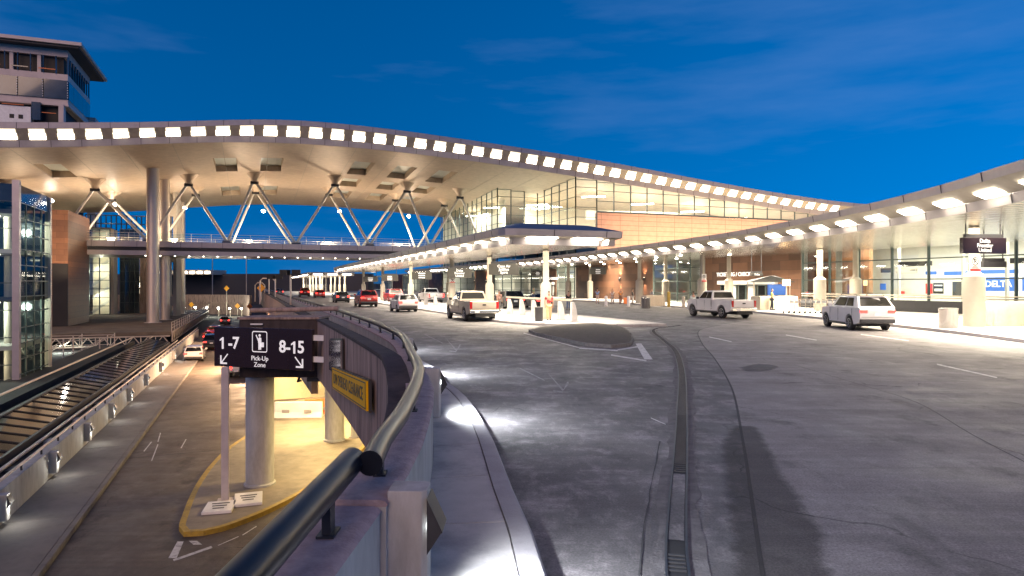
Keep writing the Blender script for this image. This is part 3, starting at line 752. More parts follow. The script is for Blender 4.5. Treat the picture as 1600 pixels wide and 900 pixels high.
for j in range(3):
    mb = MB()
    for i in range(7):
        mb.bar((*RT(-34+i*3.2, 80+j*4), ZL), (*RT(-34+i*3.2, 80+j*4), -3.2), .08)
        if i < 6:
            for z in (-4.5, -3.4): mb.bar((*RT(-34+i*3.2, 80+j*4), z), (*RT(-30.8+i*3.2, 80+j*4), z), .06)
            mb.bar((*RT(-34+i*3.2, 80+j*4), ZL), (*RT(-30.8+i*3.2, 80+j*4), -3.4), .06)
    mb.build('frame', M['steel'], sf_)
area('yard_light', (*RT(-20, 88), -3.9), 1.2, 260, (.9, 1, .85))
# plaza deck round the tall columns, with a lattice edge
pd = thing('plaza_deck', 'flat brown roof deck with lattice edge that the steel columns pass through', 'deck', (*RT(-22, 105), ZL))
MB().prism([RT(-45, 92), RT(-9.5, 92), RT(-9.5, 168), RT(-45, 168)], -3.85, -3.42).build('deck', mat('brown_deck', (.15, .12, .09), .85, var=.3, scale=.4, dark=(.06, .05, .04), dscale=.3, damt=.7), pd)
mb = MB()
def lattice(a, b, z0, z1, n):
    a, b = Vector(a), Vector(b)
    for z in (z0, z1): mb.bar((*a, z), (*b, z), .14, .14)
    for k in range(n):
        p, q = a+(b-a)*k/n, a+(b-a)*(k+1)/n; m_ = (p+q)/2
        mb.bar((*p, z0), (*m_, z1), .09); mb.bar((*m_, z1), (*q, z0), .09); mb.bar((*p, z0), (*p, z1), .07)
lattice(RT(-38, 91.8), RT(-9.5, 91.8), -5.0, -3.95, 18); lattice(RT(-9.3, 92), RT(-9.3, 166), -4.6, -3.5, 34)
mb.build('lattice_truss', M['steel'], pd)
mb = MB()
for k in range(24): mb.bar((*RT(-9.35, 92+k*3.1), -3.42), (*RT(-9.35, 92+k*3.1), -2.3), .06)
for z in (-2.3, -2.65, -3.0): mb.bar((*RT(-9.35, 92), z), (*RT(-9.35, 166), z), .05)
mb.build('railing', M['steel'], pd)
MB().prism([RT(-20, 92.2), RT(-10, 92.2), RT(-10, 92.4), RT(-20, 92.4)], ZL, -5.0+.9).build('glazed_front', M['towerglass'], pd)
for s_ in (-37, -33, -29, -25, -21):
    MB().bar((*RT(s_, 91.8), ZL), (*RT(s_, 91.8), -4.9), .18).build('post', M['steel'], pd)

# ================================================================== terminal: wave roof, bridge, glass box, front
T0 = 97.6
TS, TZ = [-75, -50, -28.4, -13.5, .3, 6.2, 17.7, 27.3, 32.3, 37.6, 48.7, 60.6, 73.6, 87.6, 102.9, 112, 130], [20.3, 20.8, 21.86, 23.16, 24.8, 25.22, 25.04, 24.5, 24.2, 23.85, 23.05, 21.97, 20.6, 19.34, 18.28, 18.0, 18.0]
BS, BZ = [-75, -50, -28.4, -19.8, -11.3, .3, 8.7, 17.7, 27.3, 32.3, 37.6, 48.7, 60.6, 73.6, 87.6, 99.8, 112, 130], [17.7, 18.1, 19.01, 19.75, 20.85, 21.95, 22.2, 22.07, 21.6, 21.3, 20.95, 20.05, 19.05, 17.9, 16.66, 15.72, 15.15, 15.1]
def sm(s, X, Z):                                       # smoothed profile
    return sum(float(np.interp(s+k, X, Z))*w for k, w in ((-5, .15), (-2.5, .2), (0, .3), (2.5, .2), (5, .15)))
def zt(s): return sm(s, TS, TZ)
def zb(s): return sm(s, BS, BZ)
def zsoff(s, t): return zb(s)-.043*(t-T0-1.2)
TFAR = 154.2
tb = thing('terminal_building', 'airport terminal with wave-shaped roof edged by lamps, glass corner box and terracotta wall', 'building', (*RT(55, 100), 0))
ss = [(-75+k*1.5) for k in range(130)]
mb = MB(); n = len(ss)
mb.add([(*RT(s, T0-.02), zt(s)) for s in ss]+[(*RT(s, TFAR+.5), zt(s)-1.6) for s in ss], [(i, i+1, n+i+1, n+i) for i in range(n-1)])
roof = mb.build('roof', M['rooftop'], tb, smooth=30)
def ribbon(f0, f1, name, m, par, smooth=None):
    return MB().add([f0(s) for s in ss]+[f1(s) for s in ss], [(i, i+1, n+i+1, n+i) for i in range(n-1)]).build(name, m, par, smooth)
up = ribbon(lambda s: (*RT(s, T0), zt(s)), lambda s: (*RT(s, T0+.06), zt(s)-.72), 'upper_fascia', M['fascia'], roof)
ribbon(lambda s: (*RT(s, T0+.06), zt(s)-.72), lambda s: (*RT(s, T0+1.05), zb(s)+.85), 'light_trough', M['tan'], roof)
ribbon(lambda s: (*RT(s, T0+1.05), zb(s)+.85), lambda s: (*RT(s, T0+1.2), zb(s)), 'lower_fascia', M['fascia'], roof)
mb = MB()
for k in range(56):                                    # panel joints of the fascias
    s = -73+k*3.3; mb.bar((*RT(s, T0-.012), zt(s)-.02), (*RT(s, T0+.045), zt(s)-.7), .05, .02); mb.bar((*RT(s, T0+1.03), zb(s)+.83), (*RT(s, T0+1.18), zb(s)+.02), .05, .02)
mb.build('fascia_joint', M['dgrey'], roof)
s = -72.8; k = 0
while s < 107:
    a, b = s-.85, s+.85
    def tr(q, f): return Vector((*RT(q, T0+.06+.99*f-.05), (zt(q)-.72)*(1-f)+(zb(q)+.85)*f))
    p = [tr(a, .44), tr(b, .44), tr(b, .95), tr(a, .95)]
    MB().quad(*p).build('roof_lamp', M['lampw'], roof, fix=False)
    MB().quad(tr(a, .06), tr(b, .06), tr(b, .395), tr(a, .395)).build('trough_glow', M['troughglow'], roof, fix=False)  # glowing strip added above each lamp for the lit look of the trough
    s += 3.0
# soffit with skylight coffers
cof = [(s, t0, t1) for s in (-4, 2.7) for t0, t1 in ((108.4, 118.4), (132, 141.5))]
cof += [(s, t0, t1) for s in (16.5, 23.3, 30.1) for t0, t1 in ((107.4, 117.4), (121.3, 128.6), (133.5, 141.5))]
cof += [(-26.3, 108.5, 118)]
sb = sorted(set([round(-75+k*3., 3) for k in range(65)]+[round(c[0]+d, 3) for c in cof for d in (-1.6, 1.6)]))
tbk = sorted(set([T0+1.2, 103, 145, 150, TFAR]+[c[1] for c in cof]+[c[2] for c in cof]))
idx = {}; mb = MB()
for i, s in enumerate(sb):
    for j, t in enumerate(tbk): mb.v.append((*RT(s, t), zsoff(s, t)))
nj = len(tbk)
for i in range(len(sb)-1):
    for j in range(nj-1):
        sc, tcn = (sb[i]+sb[i+1])/2, (tbk[j]+tbk[j+1])/2
        if any(abs(sc-c[0]) < 1.6 and c[1] < tcn < c[2] for c in cof): continue
        mb.f.append((i*nj+j, i*nj+j+1, (i+1)*nj+j+1, (i+1)*nj+j))
sof = mb.build('soffit', M['soffit'], tb, smooth=30, fix=False)
cofm = mat('coffer_pane', (.58, .62, .58), .35, var=.05)
for s, t0, t1 in cof:
    c4 = [(s-1.6, t0), (s+1.6, t0), (s+1.6, t1), (s-1.6, t1)]
    lo = [(*RT(*q), zsoff(*q)) for q in c4]; hi = [(x, y, z+.95) for x, y, z in lo]
    MB().add(lo+hi, [(0, 1, 5, 4), (1, 2, 6, 5), (2, 3, 7, 6), (3, 0, 4, 7)]).build('coffer', M['soffit'], sof)
    MB().quad(*hi).build('coffer_pane', cofm, sof, fix=False)
mb = MB()
for s in np.arange(-70, 110, 6.): mb.bar((*RT(s, T0+1.3), zsoff(s, T0+1.3)-.01), (*RT(s, TFAR-.2), zsoff(s, TFAR)-.01), .07, .02)
mb.build('soffit_seam', M['tan'], sof)
# far edge of the roof
MB().add([(*RT(s, TFAR), zsoff(s, TFAR)) for s in ss]+[(*RT(s, TFAR+.5), zt(s)-1.6) for s in ss], [(i, i+1, n+i+1, n+i) for i in range(n-1)]).build('rear_fascia', M['fascia'], tb)

# --- glass box and clerestory (plan corners)
C905, C845, C780, C687 = ST(10.9, 108.8), ST(5.3, 123.2), ST(-2.3, 120.3), ST(-17.1, 158.8)
C905 = (C905[0], 98.95); C845 = (C905[0], 114.8); C780 = (C845[0]-7.9, 114.8); C687 = (C780[0], 154)
ZB0 = 5.2                                             # foot of the upper storey, behind the canopies
def curtain(a, b, z0, z1, ns, nz, zs=None, vw=.12, mats=('glassw', 'mull'), top=None):
    """one glazed wall face from plan point a to b (s, t) with its mullions as a sub-part"""
    A = [(a[0]+(b[0]-a[0])*k/ns, a[1]+(b[1]-a[1])*k/ns) for k in range(ns+1)]
    tops = [(top(*q) if top else z1)-.02 for q in A]
    g = MB()
    for k in range(ns):
        g.quad((*RT(*A[k]), z0), (*RT(*A[k+1]), z0), (*RT(*A[k+1]), tops[k+1]), (*RT(*A[k]), tops[k]))
    o = g.build('glass_wall', M[mats[0]], tb, fix=False)
    m = MB()
    for q, zz in zip(A, tops): m.bar((*RT(*q), z0), (*RT(*q), zz), vw, vw*1.6)
    for j in range(nz+1):
        if zs: z = zs[j]
        else: z = z0+(z1-z0)*j/nz
        for k in range(ns):
            zl = min(z, tops[k]-.05, tops[k+1]-.05)
            if z < min(tops[k], tops[k+1])+.6: m.bar((*RT(*A[k]), zl), (*RT(*A[k+1]), zl), .09, .09)
    m.build('mullion', M[mats[1]], o)
    return o
top = lambda s, t: zsoff(s, t)
curtain(C687, C780, ZB0, 20, 13, 9, top=top)
curtain(C780, C845, ZB0, 20, 3, 9, top=top)
curtain(C845, C905, ZB0, 20, 5, 9, top=top)
PE = (52.7, 98.95)
curtain(C905, (C905[0]+3.9, 98.95), ZB0, 20, 1, 9, top=top)
# terracotta wall with the clerestory above
ZBR = 14.3
BX0 = C905[0]+3.9; BX1 = 112
o = MB().prism([RT(BX0, 98.95), RT(BX1, 98.95), RT(BX1, 99.5), RT(BX0, 99.5)], 4.5, ZBR).build('terracotta_wall', M['brickp'], tb)
MB().prism([RT(BX0-.05, 98.85), RT(BX1, 98.85), RT(BX1, 98.94), RT(BX0-.05, 98.94)], ZBR, ZBR+.14).build('coping', M['mull'], o)
curtain((BX0, 98.95), (BX1-4, 98.95), ZBR+.14, 20, 17, 6, zs=[ZBR+.2, ZBR+1.9, ZBR+3.6, ZBR+5.3, ZBR+7, ZBR+8.7, ZBR+10], top=top)
MB().prism([RT(SF+.4, 20), RT(113, 20), RT(113, 98.9), RT(SF+.4, 98.9)], 6.3, 6.6).build('lower_roof', M['roofing'], tb)
for k in range(6):
    s = 59+k*9.5; x, y = RT(s, 89.5)
    o = MB().box((x, y, 6.95), (.9, .35, .35), rad(21)).box((x, y, 6.7), (.12, .12, .25), rad(21)).build('wall_washer', M['dgrey'], tb)
    spotl('wall_wash', (x, y, 7.2), (*RT(s, 99), 11.2), 7200, (1, .74, .46), 140, .2, .8)
# upper interior: floor, cream cores, ceiling troffers
def inner(poly, z0, z1, m, name='interior_wall'):
    return MB().prism([RT(*q) for q in poly], z0, z1).build(name, m, tb)
inner([(C780[0]+.3, 115.1), (112, 115.1), (112, 153), (C780[0]+.3, 153)], 8.6, 9.2, M['white'], 'upper_floor')
inner([(C905[0]+.3, 99.6), (112, 99.6), (112, 115), (C905[0]+.3, 115)], 8.6, 9.2, M['white'], 'upper_floor')
inner([(C780[0]+9, 124), (112, 124), (112, 124.3), (C780[0]+9, 124.3)], 9.2, 20, M['ivory'])
inner([(C780[0]+4.8, 124.4), (C780[0]+5.1, 124.4), (C780[0]+5.1, 153), (C780[0]+4.8, 153)], 9.2, 20, M['ivory'])
inner([(C780[0]+.2, 153), (C780[0]+5.1, 153), (C780[0]+5.1, 153.3), (C780[0]+.2, 153.3)], 5.2, 20, M['ivory'])
inner([(C780[0]+.6, 118), (C780[0]+.9, 118), (C780[0]+.9, 153), (C780[0]+.6, 153)], 5.2, 9.2, M['ivory'])
inner([(58, 112), (74, 109), (90, 112), (90, 112.4), (74, 109.4), (58, 112.4)], 14.5, 16.2, M['tan'], 'bulkhead')
for s, t in ((C905[0]+7, 106), (C905[0]+17, 106), (C905[0]+28, 106), (C905[0]+38, 106), (C845[0]+2, 119.5), (C780[0]+4, 128), (C780[0]+4, 140)):
    MB().box((*RT(s, t), zsoff(s, t)-1.2), (4.2, .5, .2), rad(21-35)).build('troffer', M['lampw'], tb)
for s, t, p, sx in ((C905[0]+5, 107, 900, 8), (C905[0]+22, 107, 1100, 20), (C905[0]+42, 107, 900, 20), (C780[0]+4.5, 121, 1000, 6), (C780[0]+4.5, 138, 1100, 8)):
    area('interior_light', (*RT(s, t), min(zsoff(s, t)-1.0, 17.5)), sx, p*5, (1, .92, .78), sy=7)
# white band at the foot of the box by the bridge
MB().prism([RT(C780[0]-.12, 139), RT(C780[0]-.05, 139), RT(C780[0]-.05, 150), RT(C780[0]-.12, 150)], 8.5, 11.4).build('white_panel', M['signw'], tb)

# --- road-level front: line s = SF, glazing and walnut stone in turn
def front_t(px):
    u = (px-800)/1050; X0, Y0 = 35.5, 46; k = (X0-u*Y0)/(.385+u); return ST(X0-.385*k, Y0+k)[1]
ZC = 6.05
def stone(p0, p1, name='stone_wall', set_=0., z0=.15, z1=ZC, m='brickd'):
    a, b = front_t(p0), front_t(p1)
    return MB().prism([RT(SF+set_, a), RT(SF+set_, b), RT(SF+set_+.35, b), RT(SF+set_+.35, a)], z0, z1).build(name, M[m], tb)
def glaze(p0, p1, ns, set_=0., z0=.15):
    curtain((SF+set_, front_t(p0)), (SF+set_, front_t(p1)), z0, ZC, ns, 4, zs=[.25, 1.25, 2.75, 4.4, ZC-.08])
glaze(1760, 1250, 8)
stone(1247, 1098)
glaze(1096, 1018, 4)
stone(1016, 897)
glaze(895, 868, 2)
stone(866, 846)
glaze(845, 770, 5)
stone(769, 740); glaze(739, 690, 5); stone(689, 668); glaze(667, 628, 8); stone(627, 612); glaze(611, 560, 9)
for p0, p1 in ((1640, 1262),):                        # low dark base wall and crash rail before the glass
    a, b = front_t(p0), front_t(p1)
    o = MB().prism([RT(SF-1.2, a), RT(SF-1.2, b), RT(SF-1.0, b), RT(SF-1.0, a)], .15, 1.05).build('base_wall', M['dgrey'], tb)
    MB().tube([(*RT(SF-1.1, a), 1.45), (*RT(SF-1.1, b), 1.45)], .05, 8).tube([(*RT(SF-1.1, a), 1.25), (*RT(SF-1.1, b), 1.25)], .03, 8).build('crash_rail', M['steel'], o)
inner([(SF+12, front_t(1800)), (SF+12, front_t(560)), (SF+12.3, front_t(560)), (SF+12.3, front_t(1800))], .15, 6.2, M['white'])
inner([(SF+.5, front_t(1800)), (SF+.5, front_t(560)), (SF+12, front_t(560)), (SF+12, front_t(1800))], 6.1, 6.25, M['white'], 'hall_ceiling')
inner([(SF+.5, front_t(1800)), (SF+.5, front_t(560)), (SF+12, front_t(560)), (SF+12, front_t(1800))], .05, .16, M['white'], 'hall_floor')
for p in (1700, 1590, 1480, 1400, 1330, 1280, 1060, 880, 810, 715, 655, 640, 600, 575):
    area('hall_light', (*RT(SF+5.5, front_t(p)), 5.95), 5, 640, (1, .90, .70), (0, 0, rad(21)), sy=4)
# hall furniture seen through the glass: counters, back-lit screens, hanging grey signs, poster boards
def hall_box(p, ds, size, z, m, name, dz=0):
    t = front_t(p); return MB().box((*RT(SF+ds, t), z), size, rad(21)).build(name, m, tb)
def line_t(sv, px):
    u = (px-800)/1050; return sv*(.9332-.3593*u)/(.3593+.9332*u)
def hall_panel(sv, p0, p1, y0, y1, m, name, th=.12):
    """upright panel on the line s = sv between two bearings, its height read at the panel's own distance"""
    t0_, t1_ = line_t(sv, p0), line_t(sv, p1); Y = RT(sv, (t0_+t1_)/2)[1]
    z0_, z1_ = [2.3+(445-q)/1050*Y for q in (y1, y0)]
    return MB().prism([RT(sv, t0_), RT(sv, t1_), RT(sv+th, t1_), RT(sv+th, t0_)], max(.17, z0_), z1_).build(name, M[m], tb)
S8 = SF+8
for p0, p1, y0, y1, m in ((1536, 1590, 433, 455, 'blue'), (1597, 1660, 433, 455, 'blue'), (1525, 1590, 421.5, 427.5, 'blue'), (1475, 1512, 424, 430, 'blue'), (1446, 1462, 424, 429, 'blue'), (1375, 1383, 443, 453, 'blue')):
    hall_panel(S8, p0, p1, y0, y1, m, 'screen')
for p0, p1 in ((1384, 1430), (1440, 1500), (1512, 1575), (1585, 1650)): hall_panel(S8-1.5, p0, p1, 462, 480, 'signw', 'check_in_counter', .9)
for p0, p1, y0, y1 in ((1458, 1473, 442, 459), (1376, 1392, 419, 426), (1488, 1502, 440, 462)): hall_panel(S8-.4, p0, p1, y0, y1, 'dgrey', 'poster_board')
for p0, p1, y0, y1, m in ((1460, 1471, 445, 447, 'signw'), (1460, 1471, 451, 455, 'signw'), (1446, 1456, 443, 459, 'signr'), (1400, 1432, 418, 427, 'tan'), (1422, 1432, 421, 423, 'dgrey'), (1405, 1412, 455, 459, 'signr')): hall_panel(S8-.6, p0, p1, y0, y1, m, 'poster_strip')
for p0, p1 in ((1350, 1358), (1316, 1344), (1262, 1300)): hall_panel(SF+6, p0, p1, 345, 480, 'brickl', 'wood_pier', .5)
for p0, p1 in ((1402, 1404), (1502, 1504.5), (1570, 1573)): hall_panel(SF+5, p0, p1, 340, 480, 'truss', 'hall_column', .3)
for p in (1565, 1385): hall_box(p, 3, (.2, 3.0, .4), 4.1, M['dgrey'], 'hanging_sign')
for p0 in (1390, 1440, 1490, 1540, 1590):
    t_ = line_t(SF+6, p0); MB().box((*RT(SF+6, t_), 5.98), (5.5, .35, .08), rad(21)).build('ceiling_light', M['lampw'], tb)
text('DELTA', .72, M['letter'], tb, (*RT(S8-.03, line_t(S8, 1560)), 2.35), (.3593, -.9332, 0), (0, 0, 1), depth=.01, bold=.01)
# entrance lettering, doors and sconces
def front_text(px, z, body, size):
    text(body, size, emi('lit_letter', (1, .95, .85), .9), tb, (*RT(SF-.06, front_t(px)), z), (.3593, -.9332, 0), (0, 0, 1), 'wall_lettering', depth=.03, bold=.004)
front_text(1146, 3.45, 'TICKETING / CHECK-IN', .62)
front_text(857, 3.4, 'TICKETING / CHECK-IN', .62)
def door_set(pa, pb):
    a, b = front_t(pa), front_t(pb)
    o = MB().prism([RT(SF-.5, a), RT(SF-.5, b), RT(SF-.02, b), RT(SF-.02, a)], 2.35, 2.75).build('door_header', M['signw'], tb)
    k = 6
    for i in range(k):
        q0, q1 = a+(b-a)*(i+.06)/k, a+(b-a)*(i+.94)/k
        d = MB().prism([RT(SF-.12, q0), RT(SF-.12, q1), RT(SF-.06, q1), RT(SF-.06, q0)], .17, 2.33).build('door', M['mull'], tb)
        w = (q1-q0)*.14
        MB().prism([RT(SF-.16, q0+w), RT(SF-.16, q1-w), RT(SF-.125, q1-w), RT(SF-.125, q0+w)], .45, 2.2).build('pane', M['autoglass' if i % 2 else 'signw'], d)
door_set(1212, 1122); door_set(864, 848)
for px in (966, 1004, 740, 758):
    t = front_t(px); x, y = RT(SF-.12, t)
    o = MB().lathe([(.05, -.28), (.16, .02), (.16, .16), (.11, .26)], (x, y, 3.05), 12).build('wall_sconce', M['dgrey'], tb, smooth=40)
    MB().lathe([(.09, .262), (.09, .275)], (x, y, 3.05), 12).build('lens', M['lampw'], o)
    spotl('sconce_up', (x-.12, y-.1, 3.35), (x+.1, y, 6), 900, (1, .62, .38), 70, .05); spotl('sconce_down', (x-.12, y-.1, 2.75), (x+.1, y, 0), 900, (1, .62, .38), 60, .05)

# ================================================================== footbridge on V struts, tall steel columns
br = thing('footbridge', 'long elevated pedestrian bridge hung between V-shaped steel struts under the wave roof', 'footbridge', (*RT(0, 126), 6.8))
TB0, TB1 = 120.2, 132.6
MB().prism([RT(-46, TB0-.4), RT(41.5, TB0-.4), RT(41.5, TB1+.4), RT(-46, TB1+.4)], 8.3, 9.2).build('deck', M['fascia'], br)
MB().prism([RT(-46, TB0), RT(41.5, TB0), RT(41.5, TB1), RT(-46, TB1)], 7.75, 8.27).build('shadow_beam', M['dgrey'], br)
MB().prism([RT(-46, TB0-.2), RT(41.5, TB0-.2), RT(41.5, TB1+.2), RT(-46, TB1+.2)], 7.0, 7.72).build('soffit', M['fascia'], br)
mb = MB()
for k in range(28):
    s = -45+k*3.1; mb.prism([RT(s, TB0-.43), RT(s+.05, TB0-.43), RT(s+.05, TB0-.405), RT(s, TB0-.405)], 8.3, 9.2)
mb.build('panel_joint', M['dgrey'], br)
for t in (TB0-.2, TB1+.2):
    o = MB().quad((*RT(-46, t), 9.25), (*RT(41.4, t), 9.25), (*RT(41.4, t), 10.5), (*RT(-46, t), 10.5)).build('glass_railing', M['glassw'], br, fix=False)
    m_ = MB()
    for z in (9.5, 9.8, 10.1, 10.5): m_.bar((*RT(-46, t), z), (*RT(41.4, t), z), .05)
    for k in range(30): m_.bar((*RT(-45+k*2.97, t), 9.2), (*RT(-45+k*2.97, t), 10.5), .06)
    m_.build('rail', M['steel'], o)
# V struts: bottom nodes and apexes along the bridge (s)
bot = [-27.8, -15.6, -4.0, 6.8, 19.3, 30.2, 40.5]; apx = [-34.0, -22.9, -9.8, .2, 13.3, 26.0, 36.0]
for t, r, off in ((TB0+.3, .22, 0.), (TB1-.3, .20, .2)):
    for k in range(len(bot)):
        for a in (k, k+1):
            if a >= len(apx): continue
            zt_ = zsoff(apx[a], t)-1.7 if t < 125 else zsoff(apx[a], t)-1.4
            dx = .35 if a == k else -.35
            MB().tube([(*RT(bot[k]+off, t), 9.25), (*RT(apx[a]+off+dx, t), zt_)], r, 10).build('strut', M['truss'], br, smooth=50)
        MB().box((*RT(bot[k]+off, t-.1), 9.35), (1.5, .5, .5), rad(21)).build('node', M['dgrey'], br)
    for a in apx:
        zt_ = (zsoff(a, t)-1.7 if t < 125 else zsoff(a, t)-1.4)
        MB().box((*RT(a+off, t), zt_+.15), (1.3, .5, .45), rad(21)).build('apex_joint', M['dgrey'], br)
        MB().lathe([(.45, zt_+.32), (.6, zt_+.8), (1.2, zsoff(a, t)-.2), (1.7, zsoff(a, t)+.3)], (*RT(a+off, t), 0), 20, cap=False).build('soffit_cone', M['soffit'], br, smooth=60)
for k in range(26):
    s = -16+k*2.1
    MB().lathe([(.10, 0), (.10, -.1)], (*RT(s, TB0+.6), 6.98), 8).build('downlight', M['lampw'], br)
for i, (px, py) in enumerate(((82, 314), (180, 320), (290, 325), (412, 330), (531, 330), (639, 338))):
    p = at(px, py, (104, 108, 114, 121, 127, 133)[i]+6)
    o = thing('floodlight', 'bright round floodlight on a rear bridge strut, %s from the left' % ('first', 'second', 'third', 'fourth', 'fifth', 'sixth')[i], 'floodlight', p, 'floodlights on the rear bridge struts')
    MB().lathe([(.1, -.18), (.24, .12), (.26, .2)], p, 12, axis='x').build('housing', M['dgrey'], o, smooth=40)
    mb = MB().lathe([(.30, .0), (.22, .2), (.0, .3)], p+Vector((0, -.2, 0)), 12); mb.lathe([(.0, -.3), (.22, -.2), (.30, 0)], p+Vector((0, -.2, 0)), 12)
    mb.build('lens', M['spot'], o, smooth=60)
    pointl('flood', (p.x, p.y-7, 10.8), (1400, 2400, 3000, 3000, 3000, 3000)[i], (1, .76, .52), .6)
# line of ceiling lamps by the columns
for i in range(4):
    p = at(278+i*17, 281+i*.8, 118+i*1.2)
    o = MB().box(p, (1.7, .6, .12), rad(21)).build('soffit_lamp', M['lampw'], tb)
def steelcol(px, Y, r, z0, z1, lab):
    X = (px-800)/1050*Y
    c = thing('steel_column', lab, 'column', (X, Y, z0))
    MB().lathe([(r, z0), (r, z1)], (X, Y, 0), 28).build('shaft', M['steel'], c, smooth=50)
    mb = MB()
    for z in np.arange(z0+3.5, z1, 3.9): mb.lathe([(r+.006, z), (r+.006, z+.05)], (X, Y, 0), 28, cap=False)
    mb.build('seam', M['truss'], c)
    MB().lathe([(r+.35, z0), (r+.35, z0+.08)], (X, Y, 0), 24).build('base_plate', M['truss'], c)
steelcol(239, 101.5, .87, -3.42, 22.5, 'thickest steel column of the cluster, nearest and leftmost')
steelcol(257.5, 110, .77, -3.42, 22.5, 'second tall steel column just right of the thickest one')
steelcol(283, 132, .72, -3.42, 22, 'rearmost slim steel column on the right of the cluster')
p = at(270, 445, 122)
c = thing('concrete_pier', 'pale ladder-like concrete pier between the steel columns', 'pier', (p.x, p.y, -3.4))
for dx in (-.85, .75):
    MB().box((p.x+dx, p.y, 9.2), (.6, 1.6, 25)).build('leg', M['cream'], c)
for z in (-.6, 7.2, 15.5, 20): MB().box((p.x-.05, p.y, z), (.98, 1.5, 1.6)).build('crossbeam', M['cream'], c)

# ================================================================== kerbside canopies
def canopy_side(path, zt_, zb_, setb, par, lamp0, step, ll=1.5, sides=1, lampmax=95):
    """edge of a canopy along a plan path; the roof lies to the right of the path"""
    i2 = offset(path, setb); n = len(path)
    def rib(A, za, B, zb2, name, m):
        return MB().add([(x, y, za) for x, y in A]+[(x, y, zb2) for x, y in B], [(i, i+1, n+i+1, n+i) for i in range(n-1)]).build(name, m, par)
    iu = offset(path, .05)
    f = rib(path, zt_, iu, zt_-.36, 'upper_fascia', M['fascia'])
    rib(iu, zt_-.36, i2, zb_+.38, 'light_trough', M['tan'])
    rib(i2, zb_+.38, offset(path, setb+.06), zb_, 'lower_fascia', M['fascia'])
    mj = MB(); q = 1.; A = arclen(path)
    while q < A[-1]-1 and q < 140:
        (x, y), d = along(path, q); nx, ny = d[1], -d[0]
        mj.bar((x-nx*.012, y-ny*.012, zt_-.01), (x+nx*.04, y+ny*.04, zt_-.35), .035, .016)
        mj.bar((x+nx*(setb-.012), y+ny*(setb-.012), zb_+.37), (x+nx*(setb+.045), y+ny*(setb+.045), zb_+.01), .035, .016); q += 3.2
    mj.build('panel_joint', M['dgrey'], f)
    q = lamp0; k = 0
    while q < A[-1]-1.2 and k < lampmax:
        pts = []
        for dq in (-ll/2, ll/2):
            (x, y), d = along(path, q+dq); nx, ny = d[1], -d[0]
            for fr_ in (.5, .95):
                w = .05+(setb-.05)*fr_-.035; pts.append((x+nx*w, y+ny*w, (zt_-.36)*(1-fr_)+(zb_+.38)*fr_-.03))
        MB().quad(pts[0], pts[2], pts[3], pts[1]).build('canopy_lamp', M['lampc'], par, fix=False)
        q += step; k += 1
def canopy_column(par, x, y, rb, rt, zs, z1, m='cream', z0=.15):
    MB().lathe([(rb, z0), (rb, zs), (rt, zs+.22), (rt, z1)], (x, y, 0), 24).build('column', M[m], par, smooth=40)

# right canopy, fixed to the terminal front
rc = thing('terminal_canopy', 'long curved kerbside canopy with lamps along its edge in front of the terminal doors', 'canopy', (22, 50, .15))
ZT, ZBm = 6.5, 5.32
CEv = [p for p in CE if p[1] > 5]
canopy_side(CEv, ZT, ZBm, 1.0, rc, 2.2, 3.15)
n = len(CEv); inn = offset(CEv, 1.06)
fxs = [(max((SF-.2-.3593*y)/.9332, x+2), y) for x, y in inn]
m3 = [[(x+(a-x)*k/4, y) for (x, y), (a, _) in zip(inn, fxs)] for k in range(5)]
mb = MB()
for r_ in m3: mb.v += [(x, y, ZBm) for x, y in r_]
for k in range(4): mb.f += [(k*n+i, k*n+i+1, (k+1)*n+i+1, (k+1)*n+i) for i in range(n-1)]
mb.build('soffit', M['csoffit'], rc, fix=False)
MB().add([(x, y, ZT) for x, y in CEv]+[(x+6, y, ZT+.25) for x, y in CEv]+[(a, y, ZT+.25) for (_, y), (a, _2) in zip(CEv, fxs)], [(k*n+i, k*n+i+1, (k+1)*n+i+1, (k+1)*n+i) for k in range(2) for i in range(n-1)]).build('roof', M['rooftop'], rc, fix=False)
for px, Y, m in ((1522, 34.5, 'cream'), (1281, 56, 'cream'), (1337, 58.5, 'cream'), (1139, 70, 'cream'), (1097, 66, 'cream'), (1040, 84, 'cream'), (999, 80, 'cream'), (922, 103, 'cream'), (888, 106, 'cream'), (700, 150, 'cream')):
    k = .49 if Y < 65 else .45
    canopy_column(rc, (px-800)/1050*Y, Y, k, k*.48, 2.75, ZBm-.02, m)
for (px, Y) in ((1565, 27), (1470, 34), (1390, 40), (1310, 48), (1220, 56), (1140, 64), (1060, 72), (990, 85), (920, 98), (850, 115), (790, 140), (740, 170)):
    X = (px-800)/1050*Y+2.6
    area('canopy_light', (X, Y+1, ZBm-.12), 5, 2100 if Y < 60 else 2000, (1, .88, .68), (0, 0, rad(15)), sy=4.5, spread=125)
# small round downlights set in the soffit
for k in range(46):
    Y = 28+k*1.7; x0 = xat(CE, Y) if Y < 190 else 0
    for dx in (() if Y < 64 else (3.5, 7.5)):
        if x0+dx < (SF-.3593*Y)/.9332-1 and (k+int(dx)) % 3 == 0: MB().lathe([(.16, -.03), (.16, .01)], (x0+dx, Y, ZBm-.01), 10).build('downlight', M['lampc'], rc)

